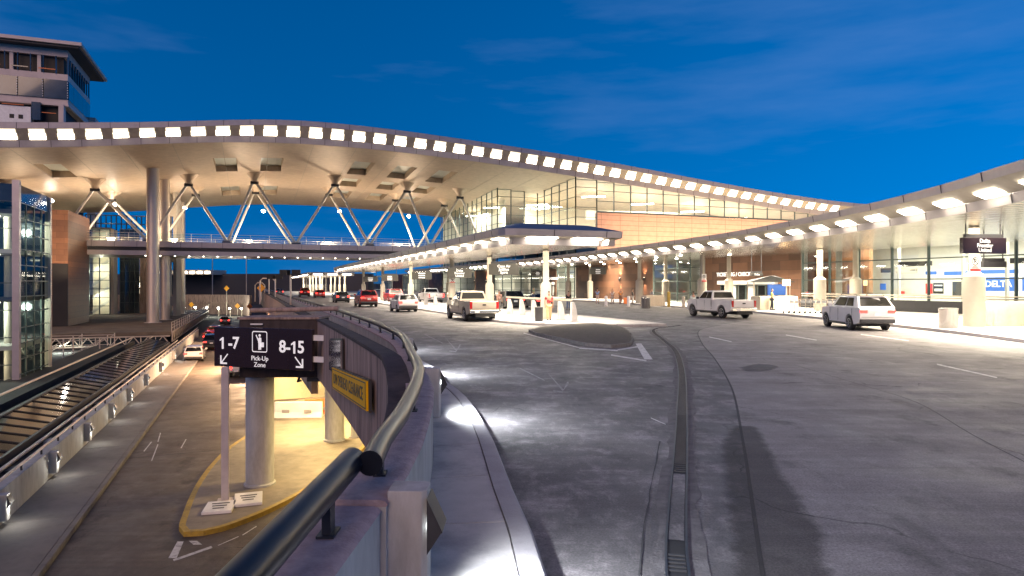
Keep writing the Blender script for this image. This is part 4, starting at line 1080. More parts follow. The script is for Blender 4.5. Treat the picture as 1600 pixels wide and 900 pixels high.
# middle canopy over the loading island
mc = thing('island_canopy', 'free-standing lit canopy with dark pitched roof over the loading island', 'canopy', (2.1, 41.6, .15))
P0, P1 = Vector((-.5, 35.4)), Vector((-31.7, 119.0)); dm = (P1-P0).normalized(); nm = Vector((dm.y, -dm.x))
W = 7.2
r0 = 1.2
def cpt(w, q): v = P0+nm*w+dm*q; return (v.x, v.y)
ZT2, ZB2 = 5.3, 4.5
loop = [cpt(W, 88), cpt(W, r0)] + [cpt(W-r0*.5, r0*.18), cpt(W-r0, 0)][:0] + [cpt(W, 0.0)] + [cpt(W/2, 0)] + [cpt(.9, 0), cpt(.3, .22), cpt(0, .8)] + [cpt(0, 4), cpt(0, 20), cpt(0, 50), cpt(0, 88)]
# walk: left side (forward), so the roof is to the right; front edge separately
left = [cpt(0, .8)]+[cpt(0, q) for q in range(4, 90, 4)]
canopy_side(left, ZT2, ZB2, .85, mc, 1.6, 3.2, 1.35)
front = [cpt(W, 0), cpt(W*.66, 0), cpt(W*.33, 0), cpt(.8, 0), cpt(.22, .22), cpt(0, .8)]
canopy_side(front, ZT2, ZB2, .85, mc, 1.9, 2.75, 1.75)
right = [cpt(W, q) for q in range(88, -1, -4)]
canopy_side(right, ZT2, ZB2, .85, mc, 1.6, 3.2, 1.75)
far_ = [cpt(0, 88), cpt(W, 88)]
canopy_side(far_, ZT2, ZB2, .85, mc, 1.6, 3.2, 1.75)
sofp = [cpt(.9, .9), cpt(.9, 87.1), cpt(W-.9, 87.1), cpt(W-.9, .9)]
MB().quad(*[(x, y, ZB2+.005) for x, y in sofp]).build('soffit', M['csoffit'], mc, fix=False)
rt_ = [cpt(0, .8), cpt(.22, .22), cpt(.8, 0), cpt(W, 0), cpt(W, 88), cpt(0, 88)]
ri_ = [cpt(1.4, 2.0), cpt(1.5, 1.7), cpt(1.7, 1.5), cpt(W-1.5, 1.5), cpt(W-1.5, 86.5), cpt(1.4, 86.5)]
MB().add([(x, y, ZT2) for x, y in rt_]+[(x, y, ZT2+.42) for x, y in ri_], [(i, (i+1) % 6, 6+(i+1) % 6, 6+i) for i in range(6)]+[tuple(range(6, 12))]).build('roof', M['rooftop'], mc)
mcols = [(853, 41.6), (765, 51.2), (706, 61), (642, 77), (598, 92), (568, 105)]
for px, Y in mcols: canopy_column(mc, (px-800)/1050*Y, Y, .33, .19, 2.3, ZB2)
for q in (4, 12, 21, 31, 42, 54, 66, 79):
    x, y = cpt(W/2, q); area('canopy_light', (x, y, ZB2-.1), 5.4, 1050, (1, .88, .68), (0, 0, rad(20)), sy=7, spread=120)
# farther canopy further down the road
fc = thing('island_canopy', 'farther, smaller-looking canopy beyond the end of the loading island', 'canopy', (-44, 162, .15))
P0, P1 = Vector((-48.9, 161)), Vector((-82, 248)); dm = (P1-P0).normalized(); nm = Vector((dm.y, -dm.x)); W = 11
canopy_side([cpt(0, q) for q in range(0, 92, 6)], ZT2, ZB2, .85, fc, 2, 3.4)
canopy_side([cpt(W, 0), cpt(W/2, 0), cpt(0, 0)], ZT2, ZB2, .85, fc, 1.8, 3.4, 2.2)
MB().quad(*[(*cpt(a, b), ZB2) for a, b in ((.85, .85), (.85, 90), (W, 90), (W, .85))]).build('soffit', M['csoffit'], fc, fix=False)
MB().quad(*[(*cpt(a, b), ZT2+.02) for a, b in ((0, 0), (0, 90), (W, 90), (W, 0))]).build('roof', M['rooftop'], fc, fix=False)
for q in (3, 14, 25, 36, 50, 64): canopy_column(fc, *cpt(3, q), .33, .19, 2.3, ZB2); canopy_column(fc, *cpt(9, q), .33, .19, 2.3, ZB2)
for q in (6, 30, 58): area('canopy_light', (*cpt(W/2, q), ZB2-.1), 8, 4500, (1, .88, .68), (0, 0, rad(20)), sy=16)

# ================================================================== left: stair tower, stone block, hotel, distant things
st = thing('stair_tower', 'glazed stair tower with green-grey frame at the left edge', 'tower', (*RT(-15.4, 60), ZL))
def tower_wall(a, b, z0, z1, ns, nz, par, gm='glassd', mw=.07, bw=None):
    A = [(a[0]+(b[0]-a[0])*k/ns, a[1]+(b[1]-a[1])*k/ns) for k in range(ns+1)]
    o = MB().quad((*RT(*a), z0), (*RT(*b), z0), (*RT(*b), z1), (*RT(*a), z1)).build('glass_wall', M[gm], par, fix=False)
    m = MB()
    for q in A: m.bar((*RT(*q), z0), (*RT(*q), z1), mw, mw*1.5)
    for j in range(nz+1): z = z0+(z1-z0)*j/nz; m.bar((*RT(*a), z), (*RT(*b), z), mw)
    m.build('mullion', M['mull'], o); return o
tA = ST(-34.6, 47); tBb = (tA[0], tA[1]+7.6)
ZTW = 9.35
tower_wall(tA, tBb, ZL, ZTW-1.2, 4, 12, st)
tower_wall((tA[0]-12, tA[1]), tA, ZL, ZTW-1.2, 5, 7, st, 'glassw')
MB().prism([RT(tA[0]-12, tA[1]-.05), RT(tA[0]+.05, tA[1]-.05), RT(tBb[0]+.05, tBb[1]), RT(tBb[0]-12, tBb[1])], ZTW-1.2, ZTW).build('parapet_band', M['towerglass'], st)
MB().box((*RT(tA[0]-.02, tA[1]-.1), (ZL+ZTW)/2+.1), (.42, .42, ZTW-ZL+.3), rad(21)).build('corner_post', M['fascia'], st)
MB().box((*RT(tBb[0]-.02, tBb[1]+.1), (ZL+ZTW)/2), (.4, .4, ZTW-ZL), rad(21)).build('corner_post', M['steel'], st)
MB().prism([RT(tA[0]-12, tBb[1]+.3), RT(tA[0]-.3, tBb[1]+.3), RT(tA[0]-.3, tBb[1]+.6), RT(tA[0]-12, tBb[1]+.6)], ZL, ZTW-1.3).build('back_wall', M['towerglass'], st)
MB().prism([RT(tA[0]-12, tA[1]+4.5), RT(tA[0]-3.2, tA[1]+4.5), RT(tA[0]-3.2, tA[1]+4.8), RT(tA[0]-12, tA[1]+4.8)], ZL, ZTW-1.3).build('stone_back', M['brickl'], st)
MB().lathe([(.35, ZL), (.35, ZTW-1.3)], (*RT(tA[0]-1.4, tA[1]+3.4), 0), 16).build('inner_column', M['cream'], st, smooth=40)
for k, z in enumerate((-2.0, 1.4, 4.8, 7.6)):
    MB().prism([RT(tA[0]-12, tA[1]+.3), RT(tA[0]-.3, tA[1]+.3), RT(tA[0]-.3, tBb[1]-.2), RT(tA[0]-12, tBb[1]-.2)], z-.3, z).build('floor_slab', M['dgrey'] if k % 2 else M['truss'], st)
    MB().box((*RT(tA[0]-2.2, tA[1]+2), z-.36), (1.2, .3, .08), rad(21)).build('lamp', M['lampw'], st)
for k in range(3):                                    # stair flights
    z = -5+k*3.4; mb = MB()
    for j in range(11):
        mb.box((*RT(tA[0]-5.2+j*.30, tA[1]+1.5), z+2.9-j*.27), (.32, 1.5, .06), rad(21))
    mb.bar((*RT(tA[0]-5.3, tA[1]+.75), z+2.9), (*RT(tA[0]-2.0, tA[1]+.75), z-.1), .08, .3)
    mb.build('stair_flight', M['truss'], st)
    MB().tube([(*RT(tA[0]-5.2, tA[1]+.7), z+3.9), (*RT(tA[0]-2.0, tA[1]+.7), z+.95)], .04, 6).build('handrail', M['signw'], st)
pointl('stair_light', (*RT(tA[0]-3, tA[1]+2.4), 6.8), 800, (.95, 1, .85), .3); pointl('stair_light', (*RT(tA[0]-3, tA[1]+2.4), .4), 650, (.92, 1, .85), .3); pointl('stair_light', (*RT(tA[0]-4, tA[1]+2.2), -3.4), 420, (1, .85, .6), .3)
# brown stone block behind it
a0 = at(80, 445, 92); b0 = at(113, 445, 95)
sbk = thing('stone_block', 'brown stone-clad core between stair tower and bridge', 'building', (a0.x, a0.y, ZL))
sa = ST(a0.x, a0.y); sb_ = ST(b0.x, b0.y)
MB().prism([RT(sa[0]-3, sa[1]), RT(sb_[0], sa[1]), RT(sb_[0], sa[1]+13), RT(sa[0]-3, sa[1]+13)], ZL, 12.6).build('cladding', M['brickl'], sbk)
MB().prism([RT(sa[0]+.2, sa[1]-.3), RT(sb_[0]+.05, sa[1]-.3), RT(sb_[0]+.05, sa[1]-.02), RT(sa[0]+.2, sa[1]-.02)], ZL, 5.2).build('dark_front_slab', M['towerdark'], sbk)  # near-black slab standing proud of the lower front
spotl('block_light', (*RT(sa[0]+6, sa[1]-9), 4), (*RT(sb_[0]-1, sa[1]), 9), 5200, (1, .72, .45), 70, .3)
# second glazed stair and blue-grey wing
a0 = ST(*at(139, 445, 128)[:2]); s2 = thing('stair_tower', 'smaller glazed stair tower behind the brown stone block', 'tower', (*RT(*a0), ZL))
tower_wall(a0, (a0[0]+3.5, a0[1]), -3.4, 13, 2, 10, s2, 'glassw', .12)
MB().prism([RT(a0[0], a0[1]+3.4), RT(a0[0]+3.5, a0[1]+3.4), RT(a0[0]+3.5, a0[1]+3.6), RT(a0[0], a0[1]+3.6)], -3.4, 13).build('back_wall', M['ivory'], s2)
mb = MB()
for k in range(6): mb.bar((*RT(a0[0]+.3, a0[1]+1.6), -3+k*2.6), (*RT(a0[0]+3, a0[1]+1.6), -.8+k*2.6), .3, .5)
mb.build('stair_flight', M['truss'], s2)
MB().prism([RT(a0[0]+3.5, a0[1]), RT(a0[0]+4.1, a0[1]), RT(a0[0]+4.1, a0[1]+4), RT(a0[0]+3.5, a0[1]+4)], -3.4, 13).build('pier', M['cream'], s2)
MB().prism([RT(a0[0]-.4, a0[1]), RT(a0[0]+3.6, a0[1]), RT(a0[0]+3.6, a0[1]+4), RT(a0[0]-.4, a0[1]+4)], 13, 13.3).build('roof', M['dgrey'], s2)
for z in (0, 5, 10): pointl('stair_light', (*RT(a0[0]+1.7, a0[1]+1), z), 420, (1, .92, .7), .3)
wg = thing('office_wing', 'narrow blue-grey glazed wing and dark pier behind the glazed stair', 'building', (*RT(a0[0]+5, a0[1]+6), ZL))
tower_wall((a0[0]+4.2, a0[1]+6), (a0[0]+7.6, a0[1]+6), -3.4, 13.5, 4, 8, wg, 'towerglass', .08)
MB().prism([RT(a0[0]+7.7, a0[1]+6), RT(a0[0]+10, a0[1]+6), RT(a0[0]+10, a0[1]+9), RT(a0[0]+7.7, a0[1]+9)], -3.4, 11).build('pier', M['conc'], wg)
mb = MB()
for k in range(16): mb.bar((*RT(a0[0]-2+k*.9, a0[1]+7), 12), (*RT(a0[0]-2+k*.9, a0[1]+7), 16.3), .18)
for z in (13, 14.6, 16.3): mb.bar((*RT(a0[0]-2, a0[1]+7), z), (*RT(a0[0]+12, a0[1]+7), z), .2)
mb.build('roof_frame', M['towerglass'], wg)
# far lit building and crane mast seen through the gap
p = at(216, 445, 235)
fb = thing('lit_building', 'distant building with rows of bright windows seen left of the steel columns', 'building', (p.x, p.y, ZL))
MB().box((p.x, p.y+5, .4), (9, 10, 11.6)).build('wall', M['towerdark'], fb)
for i in range(6):
    for j in range(4): MB().box((p.x-3.7+i*1.45, p.y-.06, -2.2+j*2.2), (1.0, .1, 1.6)).build('window', emi('far_window', (1, .82, .5), 1.6) if (i+j) % 5 else M['lampw'], fb)
p = at(208, 445, 205)
cr_ = thing('crane_mast', 'thin dark lattice crane mast in front of the far lit building', 'crane', (p.x, p.y, ZL))
mb = MB()
for dx in (-.8, .8):
    for dy in (-.8, .8): mb.bar((p.x+dx, p.y+dy, ZL), (p.x+dx, p.y+dy, 19.5), .22)
for k in range(15):
    z = ZL+k*1.65
    for dy in (-.8, .8): mb.bar((p.x-.8, p.y+dy, z), (p.x+.8, p.y+dy, z+1.65), .14); mb.bar((p.x-.8, p.y+dy, z), (p.x+.8, p.y+dy, z), .14)
mb.build('mast', M['black'], cr_)
# hotel under construction above the roof
hc = ST(-99.3, 150); H0 = ZL
ht = thing('hotel_tower', 'unfinished hotel tower with overhanging flat roof above the wave roof at the far left', 'building', (*RT(hc[0]-12, hc[1]+10), ZL))
def hz(py, Y=150): return 2.3+(445-py)*Y/1050
def hslab(z0, z1, o_, m, name, back=21.5, lw=42):
    return MB().prism([RT(hc[0]-lw, hc[1]-o_), RT(hc[0]+o_, hc[1]-o_), RT(hc[0]+o_, hc[1]+back), RT(hc[0]-lw, hc[1]+back)], z0, z1).build(name, m, ht)
hslab(ZL, hz(164)-.4, -1.2, M['towerdark'], 'core')
hslab(hz(164)-.4, hz(164), .35, M['towerwall'], 'floor_edge'); hslab(hz(156), hz(84), -.8, M['towerdark'], 'core')
hslab(hz(164)+.01, hz(156), .2, M['towerwall'], 'floor_edge')
hslab(hz(127), hz(117), .2, M['towerwall'], 'floor_edge'); hslab(hz(90), hz(79), .15, M['towerwall'], 'parapet')
rfh = MB().prism([RT(hc[0]-44, hc[1]-3.2), RT(hc[0]+3.4, hc[1]-3.2), RT(hc[0]+3.4, hc[1]+25), RT(hc[0]-44, hc[1]+25)], hz(76), hz(71)).build('roof', M['towerwall'], ht)
MB().prism([RT(hc[0]-43, hc[1]-2.6), RT(hc[0]+2.8, hc[1]-2.6), RT(hc[0]+2.8, hc[1]+24), RT(hc[0]-43, hc[1]+24)], hz(79), hz(76)-.01).build('roof_soffit', M['dgrey'], rfh)
for k in range(9):                                    # glazed storey, panes of the front
    s0 = hc[0]-42+k*4.7
    MB().prism([RT(s0+.1, hc[1]-.5), RT(s0+4.6, hc[1]-.5), RT(s0+4.6, hc[1]-.3), RT(s0+.1, hc[1]-.3)], hz(156)+.02, hz(127)-.02).build('window', M['towerglass'], ht)
for k in range(5):
    t0 = hc[1]+.2+k*4.2
    MB().prism([RT(hc[0]+.1, t0), RT(hc[0]+.3, t0), RT(hc[0]+.3, t0+4.05), RT(hc[0]+.1, t0+4.05)], hz(156)+.02, hz(127)-.02).build('window', M['towerglass'], ht)
mb = MB()
for k in range(19):
    s0 = hc[0]-42+k*2.35; mb.bar((*RT(s0, hc[1]-.3), hz(117)), (*RT(s0, hc[1]-.3), hz(90)), .22)
for k in range(10):
    t0 = hc[1]+k*2.3; mb.bar((*RT(hc[0]+.1, t0), hz(117)), (*RT(hc[0]+.1, t0), hz(90)), .22)
mb.build('mullion_grid', M['towerglass'], ht)
for k in range(8):
    s0 = hc[0]-41+k*5.1; MB().box((*RT(s0, hc[1]+.4), (hz(90)+hz(117))/2), (.7, .7, hz(90)-hz(117)-.04), rad(21)).build('column', M['towerwall'], ht)
    MB().prism([RT(s0, hc[1]-.45), RT(s0+3.2, hc[1]-.45), RT(s0+3.2, hc[1]-.35), RT(s0, hc[1]-.35)], hz(117)+.75, hz(117)+.95).build('guard_board', M['orange'] if k % 3 else M['towerglass'], ht)
def hs(px, t=hc[1]):
    u = (px-800)/1050; return t*(.3593+.9332*u)/(.9332-.3593*u)
for p0, p1, y1, y0, m, nm in ((-40, 50, 173, 215, 'signw', 'white_bay'), (51, 65, 164.5, 192, 'towerglass', 'window'), (93, 101, 165, 200, 'towerwall', 'pier')):
    MB().prism([RT(hs(p0), hc[1]-.9), RT(hs(p1), hc[1]-.9), RT(hs(p1), hc[1]+1), RT(hs(p0), hc[1]+1)], hz(y0), hz(y1)).build(nm, M[m], ht)
for p0 in (17, 31): MB().prism([RT(hs(p0), hc[1]-.98), RT(hs(p0+7), hc[1]-.98), RT(hs(p0+7), hc[1]-.91), RT(hs(p0), hc[1]-.91)], hz(192), hz(186)).build('window', M['towerdark'], ht)
for p0, p1 in ((6, 40), (68, 90)):
    MB().prism([RT(hs(p0), hc[1]-1.3), RT(hs(p1), hc[1]-1.3), RT(hs(p1), hc[1]-1.2), RT(hs(p0), hc[1]-1.2)], hz(181 if p0 > 50 else 172), hz(180 if p0 > 50 else 171)).build('guard_board', M['orange'], ht)
mb = MB()
for k in range(10):
    for z in np.arange(hz(156)+.3, hz(127), .55): mb.box((*RT(hc[0]-42+k*4.7-.1+(4.7*0), hc[1]-.53), z), (.16, .06, .18), rad(21))
mb.build('glazing_clip', M['signw'], ht)
MB().prism([RT(hc[0]-.2, hc[1]+20.3), RT(hc[0]+1.6, hc[1]+20.3), RT(hc[0]+1.6, hc[1]+24), RT(hc[0]-.2, hc[1]+24)], ZL, hz(150)).build('rear_bay', M['towerwall'], ht)

# ramp walls and dark bank that close the view down the road
rw = thing('ramp_wall', 'floodlit curved grey retaining wall across the far end of the lower road', 'wall', (-72, 172, ZL))
rp = smoothpath([(-120, 166), (-95, 171), (-80, 172), (-68, 168), (-62, 160)], 2)
MB().sweep([(0, 0), (.5, 0), (.5, 5.0), (0, 5.0)], [(x, y, ZL) for x, y in rp]).build('wall', M['conc'], rw)
MB().sweep([(-.1, 0), (.1, 0), (.1, .3), (-.1, .3)], [(x, y, -2.4) for x, y in offset(rp, .62)]).build('rib', M['conc'], rw)
for i, px in enumerate((288, 305, 323, 341, 359, 377)):
    p = at(px, 480+i*.5, 160)
    o = thing('wall_lamp', 'star-bright lamp at the foot of the far curved wall, %s in the row' % ('first', 'second', 'third', 'fourth', 'fifth', 'sixth')[i], 'lamp', p, 'lamps along the far curved wall')
    MB().lathe([(.2, -.12), (.2, .12), (.08, .2)], p, 10).build('lens', emi('far_lamp_lens', (1, .95, .85), 40), o); MB().bar((p.x, p.y+.3, ZL), (p.x, p.y+.3, p.z), .12).build('post', M['steel'], o)
    pointl('far_wall_light', (p.x, p.y-1.2, p.z+.3), 330, (.95, .95, .72), .3)
dk = thing('embankment_wall', 'dark blue-grey bank wall that rises beyond the far ramp', 'wall', (-120, 280, ZL))
MB().prism([(-260, 268), (-56, 262), (-56, 272), (-260, 278)], ZL, lambda x, y: 6.3 if x < -100 else 6.7).build('wall', mat('far_bank', (.06, .062, .075), .9, var=.2, scale=.05), dk)
dt = thing('distant_terminal', 'far lit canopy tip beyond the steel columns', 'canopy', (-115, 255, ZL))
p = at(290, 424, 255); q = at(347, 421, 262)
MB().prism([(p.x-14, p.y), (p.x+8, p.y), (q.x, q.y+4), (p.x-14, p.y+14)], 6.2, 8.0).build('roof', M['cream'], dt)
for i in range(8): MB().box((p.x-12+i*2.9, p.y-.1, 7.0), (1.9, .15, .8)).build('lamp', M['lampw'], dt)
tr = thing('hill', 'x', 'x'); bpy.data.objects.remove(tr)
struct('far_hill', MB().add([(x, 700, -5.3) for x in range(-700, 901, 100)]+[(x, 760, 7+5*math.sin(x*.013)+3*math.sin(x*.031)) for x in range(-700, 901, 100)], [(i, i+1, 17+i+1, 17+i) for i in range(16)]), mat('far_hill', (.03, .04, .045), 1.))

# ================================================================== signs
# pick-up zone sign on its square post
A_ = at(337, 543, 23.3); B_ = at(489.5, 547, 21.9)
rt = (B_-A_); wS = rt.length; rt.z = 0; rt.normalize(); nrm_ = Vector((rt.y, -rt.x, 0)); upv = Vector((0, 0, 1))
cS = (A_+B_)/2; cS.z = .17; hS = 1.35
ps = thing('pickup_sign', 'dark sign with white pick-up zone pictogram and numbers on a square white post', 'sign', (*gnd(352, 782, ZL+.15)[:2], ZL+.15))
axS = Matrix((rt, -nrm_, upv)).transposed()
MB().box(cS, (wS, .14, hS), ax=axS).build('sign_face', M['signd'], ps, bevel=.01)
face = cS + nrm_*.075
def stext(body, size, u, v, m=M['letter'], par=ps, **k): return text(body, size, m, par, face+rt*u+upv*v, rt, upv, depth=.006, **k)
def one(u, v, h=.40, w=.075): pend.append([(u-w/2, v-h/2), (u+w/2, v-h/2), (u+w/2, v+h/2), (u-w*.15, v+h/2), (u-w*1.7, v+h*.30), (u-w*1.7, v+h*.17), (u-w/2, v+h*.27)])
pend = []
one(-wS*.405, .13); stext('-7', .56, -wS*.29, .13, bold=.012)
stext('8-', .56, wS*.235, .07, bold=.012); one(wS*.33, .07); stext('5', .56, wS*.395, .07, bold=.012)
stext('Pick-Up', .225, -.07, -.345); stext('Zone', .225, -.07, -.56)
def spoly(pts, name, m=M['letter'], par=ps, d=.008):
    f = [face+rt*u+upv*v for u, v in pts]; n = len(f)
    return MB().add([p-nrm_*0.003 for p in f]+[p+nrm_*d for p in f], [tuple(range(n)), tuple(range(n, 2*n))]+[(i, (i+1) % n, (i+1) % n+n, i+n) for i in range(n)]).build(name, m, par)
for q_ in pend: spoly(q_, 'numeral_one')
# pictogram frame: rounded square outline
fr_o = MB(); cx, cy_, hw_, rr = -.07, .22, .315, .07
def rsq(h, r): return [(cx+sx*(h-r)+r*math.cos(a), cy_+sy*(h*1.13-r)+r*math.sin(a)) for sx, sy, a0 in ((1, 1, 0), (-1, 1, 90), (-1, -1, 180), (1, -1, 270)) for a in [rad(a0+k*22.5) for k in range(5)]]
o1, o2 = rsq(hw_, rr), rsq(hw_-.03, rr-.02); n = len(o1)
fr_o.add([face+nrm_*.008+rt*u+upv*v for u, v in o1]+[face+nrm_*.008+rt*u+upv*v for u, v in o2], [(i, (i+1) % n, n+(i+1) % n, n+i) for i in range(n)])
fr_o.build('pictogram_frame', M['letter'], ps, fix=False)
hd = [(cx+.0+.045*math.cos(rad(k*30)), cy_+.21+.045*math.sin(rad(k*30))) for k in range(12)]
spoly(hd, 'pictogram_head')
spoly([(cx-.06, cy_+.09), (cx-.14, cy_+.235), (cx-.165, cy_+.215), (cx-.07, cy_+.03), (cx-.05, cy_-.06), (cx-.05, cy_-.27), (cx+.0, cy_-.27), (cx+.01, cy_-.1), (cx+.02, cy_-.27), (cx+.06, cy_-.27), (cx+.07, cy_+.03), (cx+.06, cy_+.13), (cx-.02, cy_+.15)], 'pictogram_traveller')
spoly([(cx+.085, cy_-.02), (cx+.17, cy_-.02), (cx+.17, cy_-.18), (cx+.03, cy_-.18), (cx+.03, cy_-.05), (cx+.085, cy_-.05)], 'pictogram_suitcase')
def arrow(u, v, k, w=.035):
    s = .17
    spoly([(u-s*k, v+s), (u-s*k+w*k*.9, v+s+w*.6), (u+s*.8*k, v-s*.68), (u+s*.66*k, v-s*.86)], 'arrow_shaft')
    spoly([(u+s*k, v-s), (u+s*k, v+s*.75), (u+(s-.055)*k, v+s*.75), (u+(s-.055)*k, v-s+.055), (u-s*.7*k, v-s+.055), (u-s*.7*k, v-s)], 'arrow_head')
arrow(wS*.375, -.42, 1); arrow(-wS*.39, -.42, -1)
pb = gnd(352, 782, ZL+.15)
MB().box((pb.x, pb.y, (ZL+.15-.5)/2), (.24, .24, -.5-(ZL+.15)), rad(18)).build('post', mat('galvanised_post', (.55, .5, .52), .5, .3), ps, bevel=.02)
MB().box((pb.x, pb.y, ZL+.16), (.5, .5, .03), rad(18)).build('base_plate', M['steel'], ps)
for z in (.55, -.15):
    MB().box(B_+rt*.22+upv*(z-B_.z+.02)-nrm_*.05, (.5, .08, .18), ax=axS).build('bracket', M['signw'], ps)
# two sign panels lying at the foot of the post
for k, (px, py, a, lab) in enumerate(((343, 795, 14, 'dirty white sign panel lying flat at the foot of the sign post'), (388, 782, 20, 'second white panel lying flat farther right on the island'))):
    p = gnd(px, py, ZL+.15); o = thing('fallen_sign', lab, 'sign', (p.x, p.y, ZL+.15), 'sign panels lying on the island')
    MB().box((p.x, p.y, ZL+.20), (.9, 1.3 if k else 1.1, .09), rad(a)).build('panel', M['signw'], o, bevel=.01)
    mb = MB()
    R_ = Matrix.Rotation(rad(a), 3, 'Z')
    for j in range(3): mb.box(Vector((p.x, p.y, ZL+.249))+R_ @ Vector((0, .28-.25*j, 0)), (.55-.1*j, .09, .004), rad(a))
    mb.build('worn_print', M['letterk'], o)
# yellow clearance sign on the fascia wall
a_ = Vector((-5.02, 18.75, -.30)); b_ = Vector((-3.42, 14.35, -.19))
OS = offset(OUT, -.13)
def on_wall(px, py):
    u = (px-800)/1050
    for p, q in zip(OS, OS[1:]):
        f0, f1 = p[0]-u*p[1], q[0]-u*q[1]
        if p[1] > 9 and p[1] < 26 and f0*f1 <= 0:
            k = f0/(f0-f1); return at(px, py, p[1]+(q[1]-p[1])*k)
a_ = on_wall(521, 590); b_ = on_wall(575.5, 619)
u_ = (b_-a_).normalized(); n_ = Vector((u_.y, -u_.x, 0)).normalized(); n_ = n_ if n_.x < 0 else -n_; w_u = n_.cross(u_); w_u = w_u if w_u.z > 0 else -w_u
cs = thing('clearance_sign', 'long yellow sign with black lettering fixed to the weathered ramp wall', 'sign', (a_+b_)/2)
Ln = (b_-a_).length; cc = (a_+b_)/2; axC = Matrix((u_, n_, w_u)).transposed()
MB().box(cc-n_*.03, (Ln+.08, .05, .60), ax=axC).build('back_frame', M['dgrey'], cs)
MB().box(cc+n_*.02, (Ln, .04, .54), ax=axC).build('sign_face', M['signy'], cs)
mb = MB()
for du, dw, su, sw in ((0, .235, Ln-.16, .02), (0, -.235, Ln-.16, .02), (Ln/2-.09, 0, .02, .47), (-Ln/2+.09, 0, .02, .47)): mb.box(cc+n_*.043+u_*du+w_u*dw, (su, .006, sw), ax=axC)
mb.build('border_line', M['letterk'], cs)
text('LOW OVERHEAD CLEARANCE', .36, M['letterk'], cs, cc+n_*.042, u_ if u_.cross(w_u).dot(n_) > 0 else -u_, w_u, depth=.004, fit=Ln*.86, bold=.004)
for du in (-1.8, 0, 1.8): MB().bar(cc-n_*.1+u_*du, cc-n_*.65+u_*du, .06).build('bracket', M['dgrey'], cs)
# small reflective notice on the wall left of it
p = (on_wall(508, 553)+on_wall(535, 561))/2; nb = thing('notice_panel', 'small glossy notice plate on the concrete wall above the yellow sign', 'sign', p)
MB().box(p-n_*.06, (3.0, .05, .85), ax=axC).build('plate', mat('glossy_plate', (.35, .33, .33), .12, .6, var=.7, scale=2.2), nb)
MB().box(p-n_*.09, (3.1, .03, .95), ax=axC).build('frame', M['dgrey'], nb)

def dashes(par, c, right, up_, n_lines, w, h, m, nrm=None):
    right = Vector(right).normalized(); up_ = Vector(up_); N = nrm or right.cross(up_)
    mb = MB(); axx = Matrix((right, N, up_)).transposed()
    for j in range(n_lines):
        x = -w/2
        ww = w*random.uniform(.7, 1)
        x = -ww/2
        while x < ww/2-.02:
            q = random.uniform(.08, .22)*w; q = min(q, ww/2-x)
            mb.box(Vector(c)+right*(x+q/2)+up_*(h*((n_lines-1)/2-j)), (q, .006, h*.45), ax=axx); x += q+.03*w
    mb.build('small_print', m, par)
# airline signs hung from the canopies
def air_sign(px, py, Y, w, h, lines, lab, zc, face_m='signd', size=.2):
    p = at(px, py, Y); R = Vector((.985, .17, 0)); N = Vector((.17, -.985, 0)); U = Vector((0, 0, 1)); axx = Matrix((R, -N, U)).transposed()
    o = thing('airline_sign', lab, 'sign', p, 'airline signs hung from the canopies')
    MB().box(p, (w, .22, h), ax=axx).build('sign_box', M[face_m], o, bevel=.01)
    MB().box(p+U*(h/2+.09), (w*.86, .16, .17), ax=axx).build('top_rail', M['dgrey'], o)
    for k in (-.4, .4): MB().bar(p+R*(w*k)+U*(h/2+.17), p+R*(w*k)+U*(zc-p.z), .045).build('hanger', M['dgrey'], o)
    f = p+N*.115; n = len(lines)
    for j, t in enumerate(lines):
        q = f+U*(h*.86*((n-1)/2-j)/n)
        if t: text(t, size, M['letter'], o, q, R, U, depth=.006, bold=.004)
        else: dashes(o, q+N*.006, R, U, 1, w*.36, size*1.0, M['letter'], -N)
air_sign(1536, 384, 33, 2.45, .78, ('Delta', 'Frontier', 'United'), 'nearest dark hanging sign listing three airlines, over the no-parking column', ZBm-.02, size=.27)
air_sign(787, 421, 50.2, 2.25, .82, ('Cape Air', 'JetBlue', 'Spirit'), 'grey hanging airline sign nearest the near end of the island canopy, above the black cars', ZB2, 'signg', .27)
air_sign(718, 427, 60, 2.15, .82, ('Delta', 'Frontier', 'United'), 'grey hanging sign with three white lines above the cab of the beige pickup', ZB2, 'signg', .27)
air_sign(659, 430.5, 75, 2.2, .85, ('', '', ''), 'grey hanging sign above the white hatchback', ZB2, 'signg', .26)
air_sign(609, 434.5, 90, 2.2, .8, ('', '', ''), 'grey hanging sign between the red-lit cars and the white hatchback', ZB2, 'signg', .25)
air_sign(579, 436.5, 103, 2.2, .75, ('', '', ''), 'farthest grey hanging sign under the island canopy', ZB2, 'signg', .25)
air_sign(934, 424, 88, 2.2, .8, ('', '', ''), 'grey hanging sign under the terminal canopy above the person in blue', ZBm, 'signg', .24)
air_sign(840, 427.5, 120, 2.2, .8, ('', '', ''), 'small grey hanging sign far under the terminal canopy left of the doors', ZBm, 'signg', .24)
air_sign(1182, 429, 64, 1.25, .3, ('Delta',), 'short grey sign hung on two long rods before the ticketing doors', ZBm, 'signg', .24)
air_sign(1552, 413, 38, 1.55, .34, (), 'plain narrow dark sign bar hanging just below the nearest airline sign', ZBm, 'dgrey')
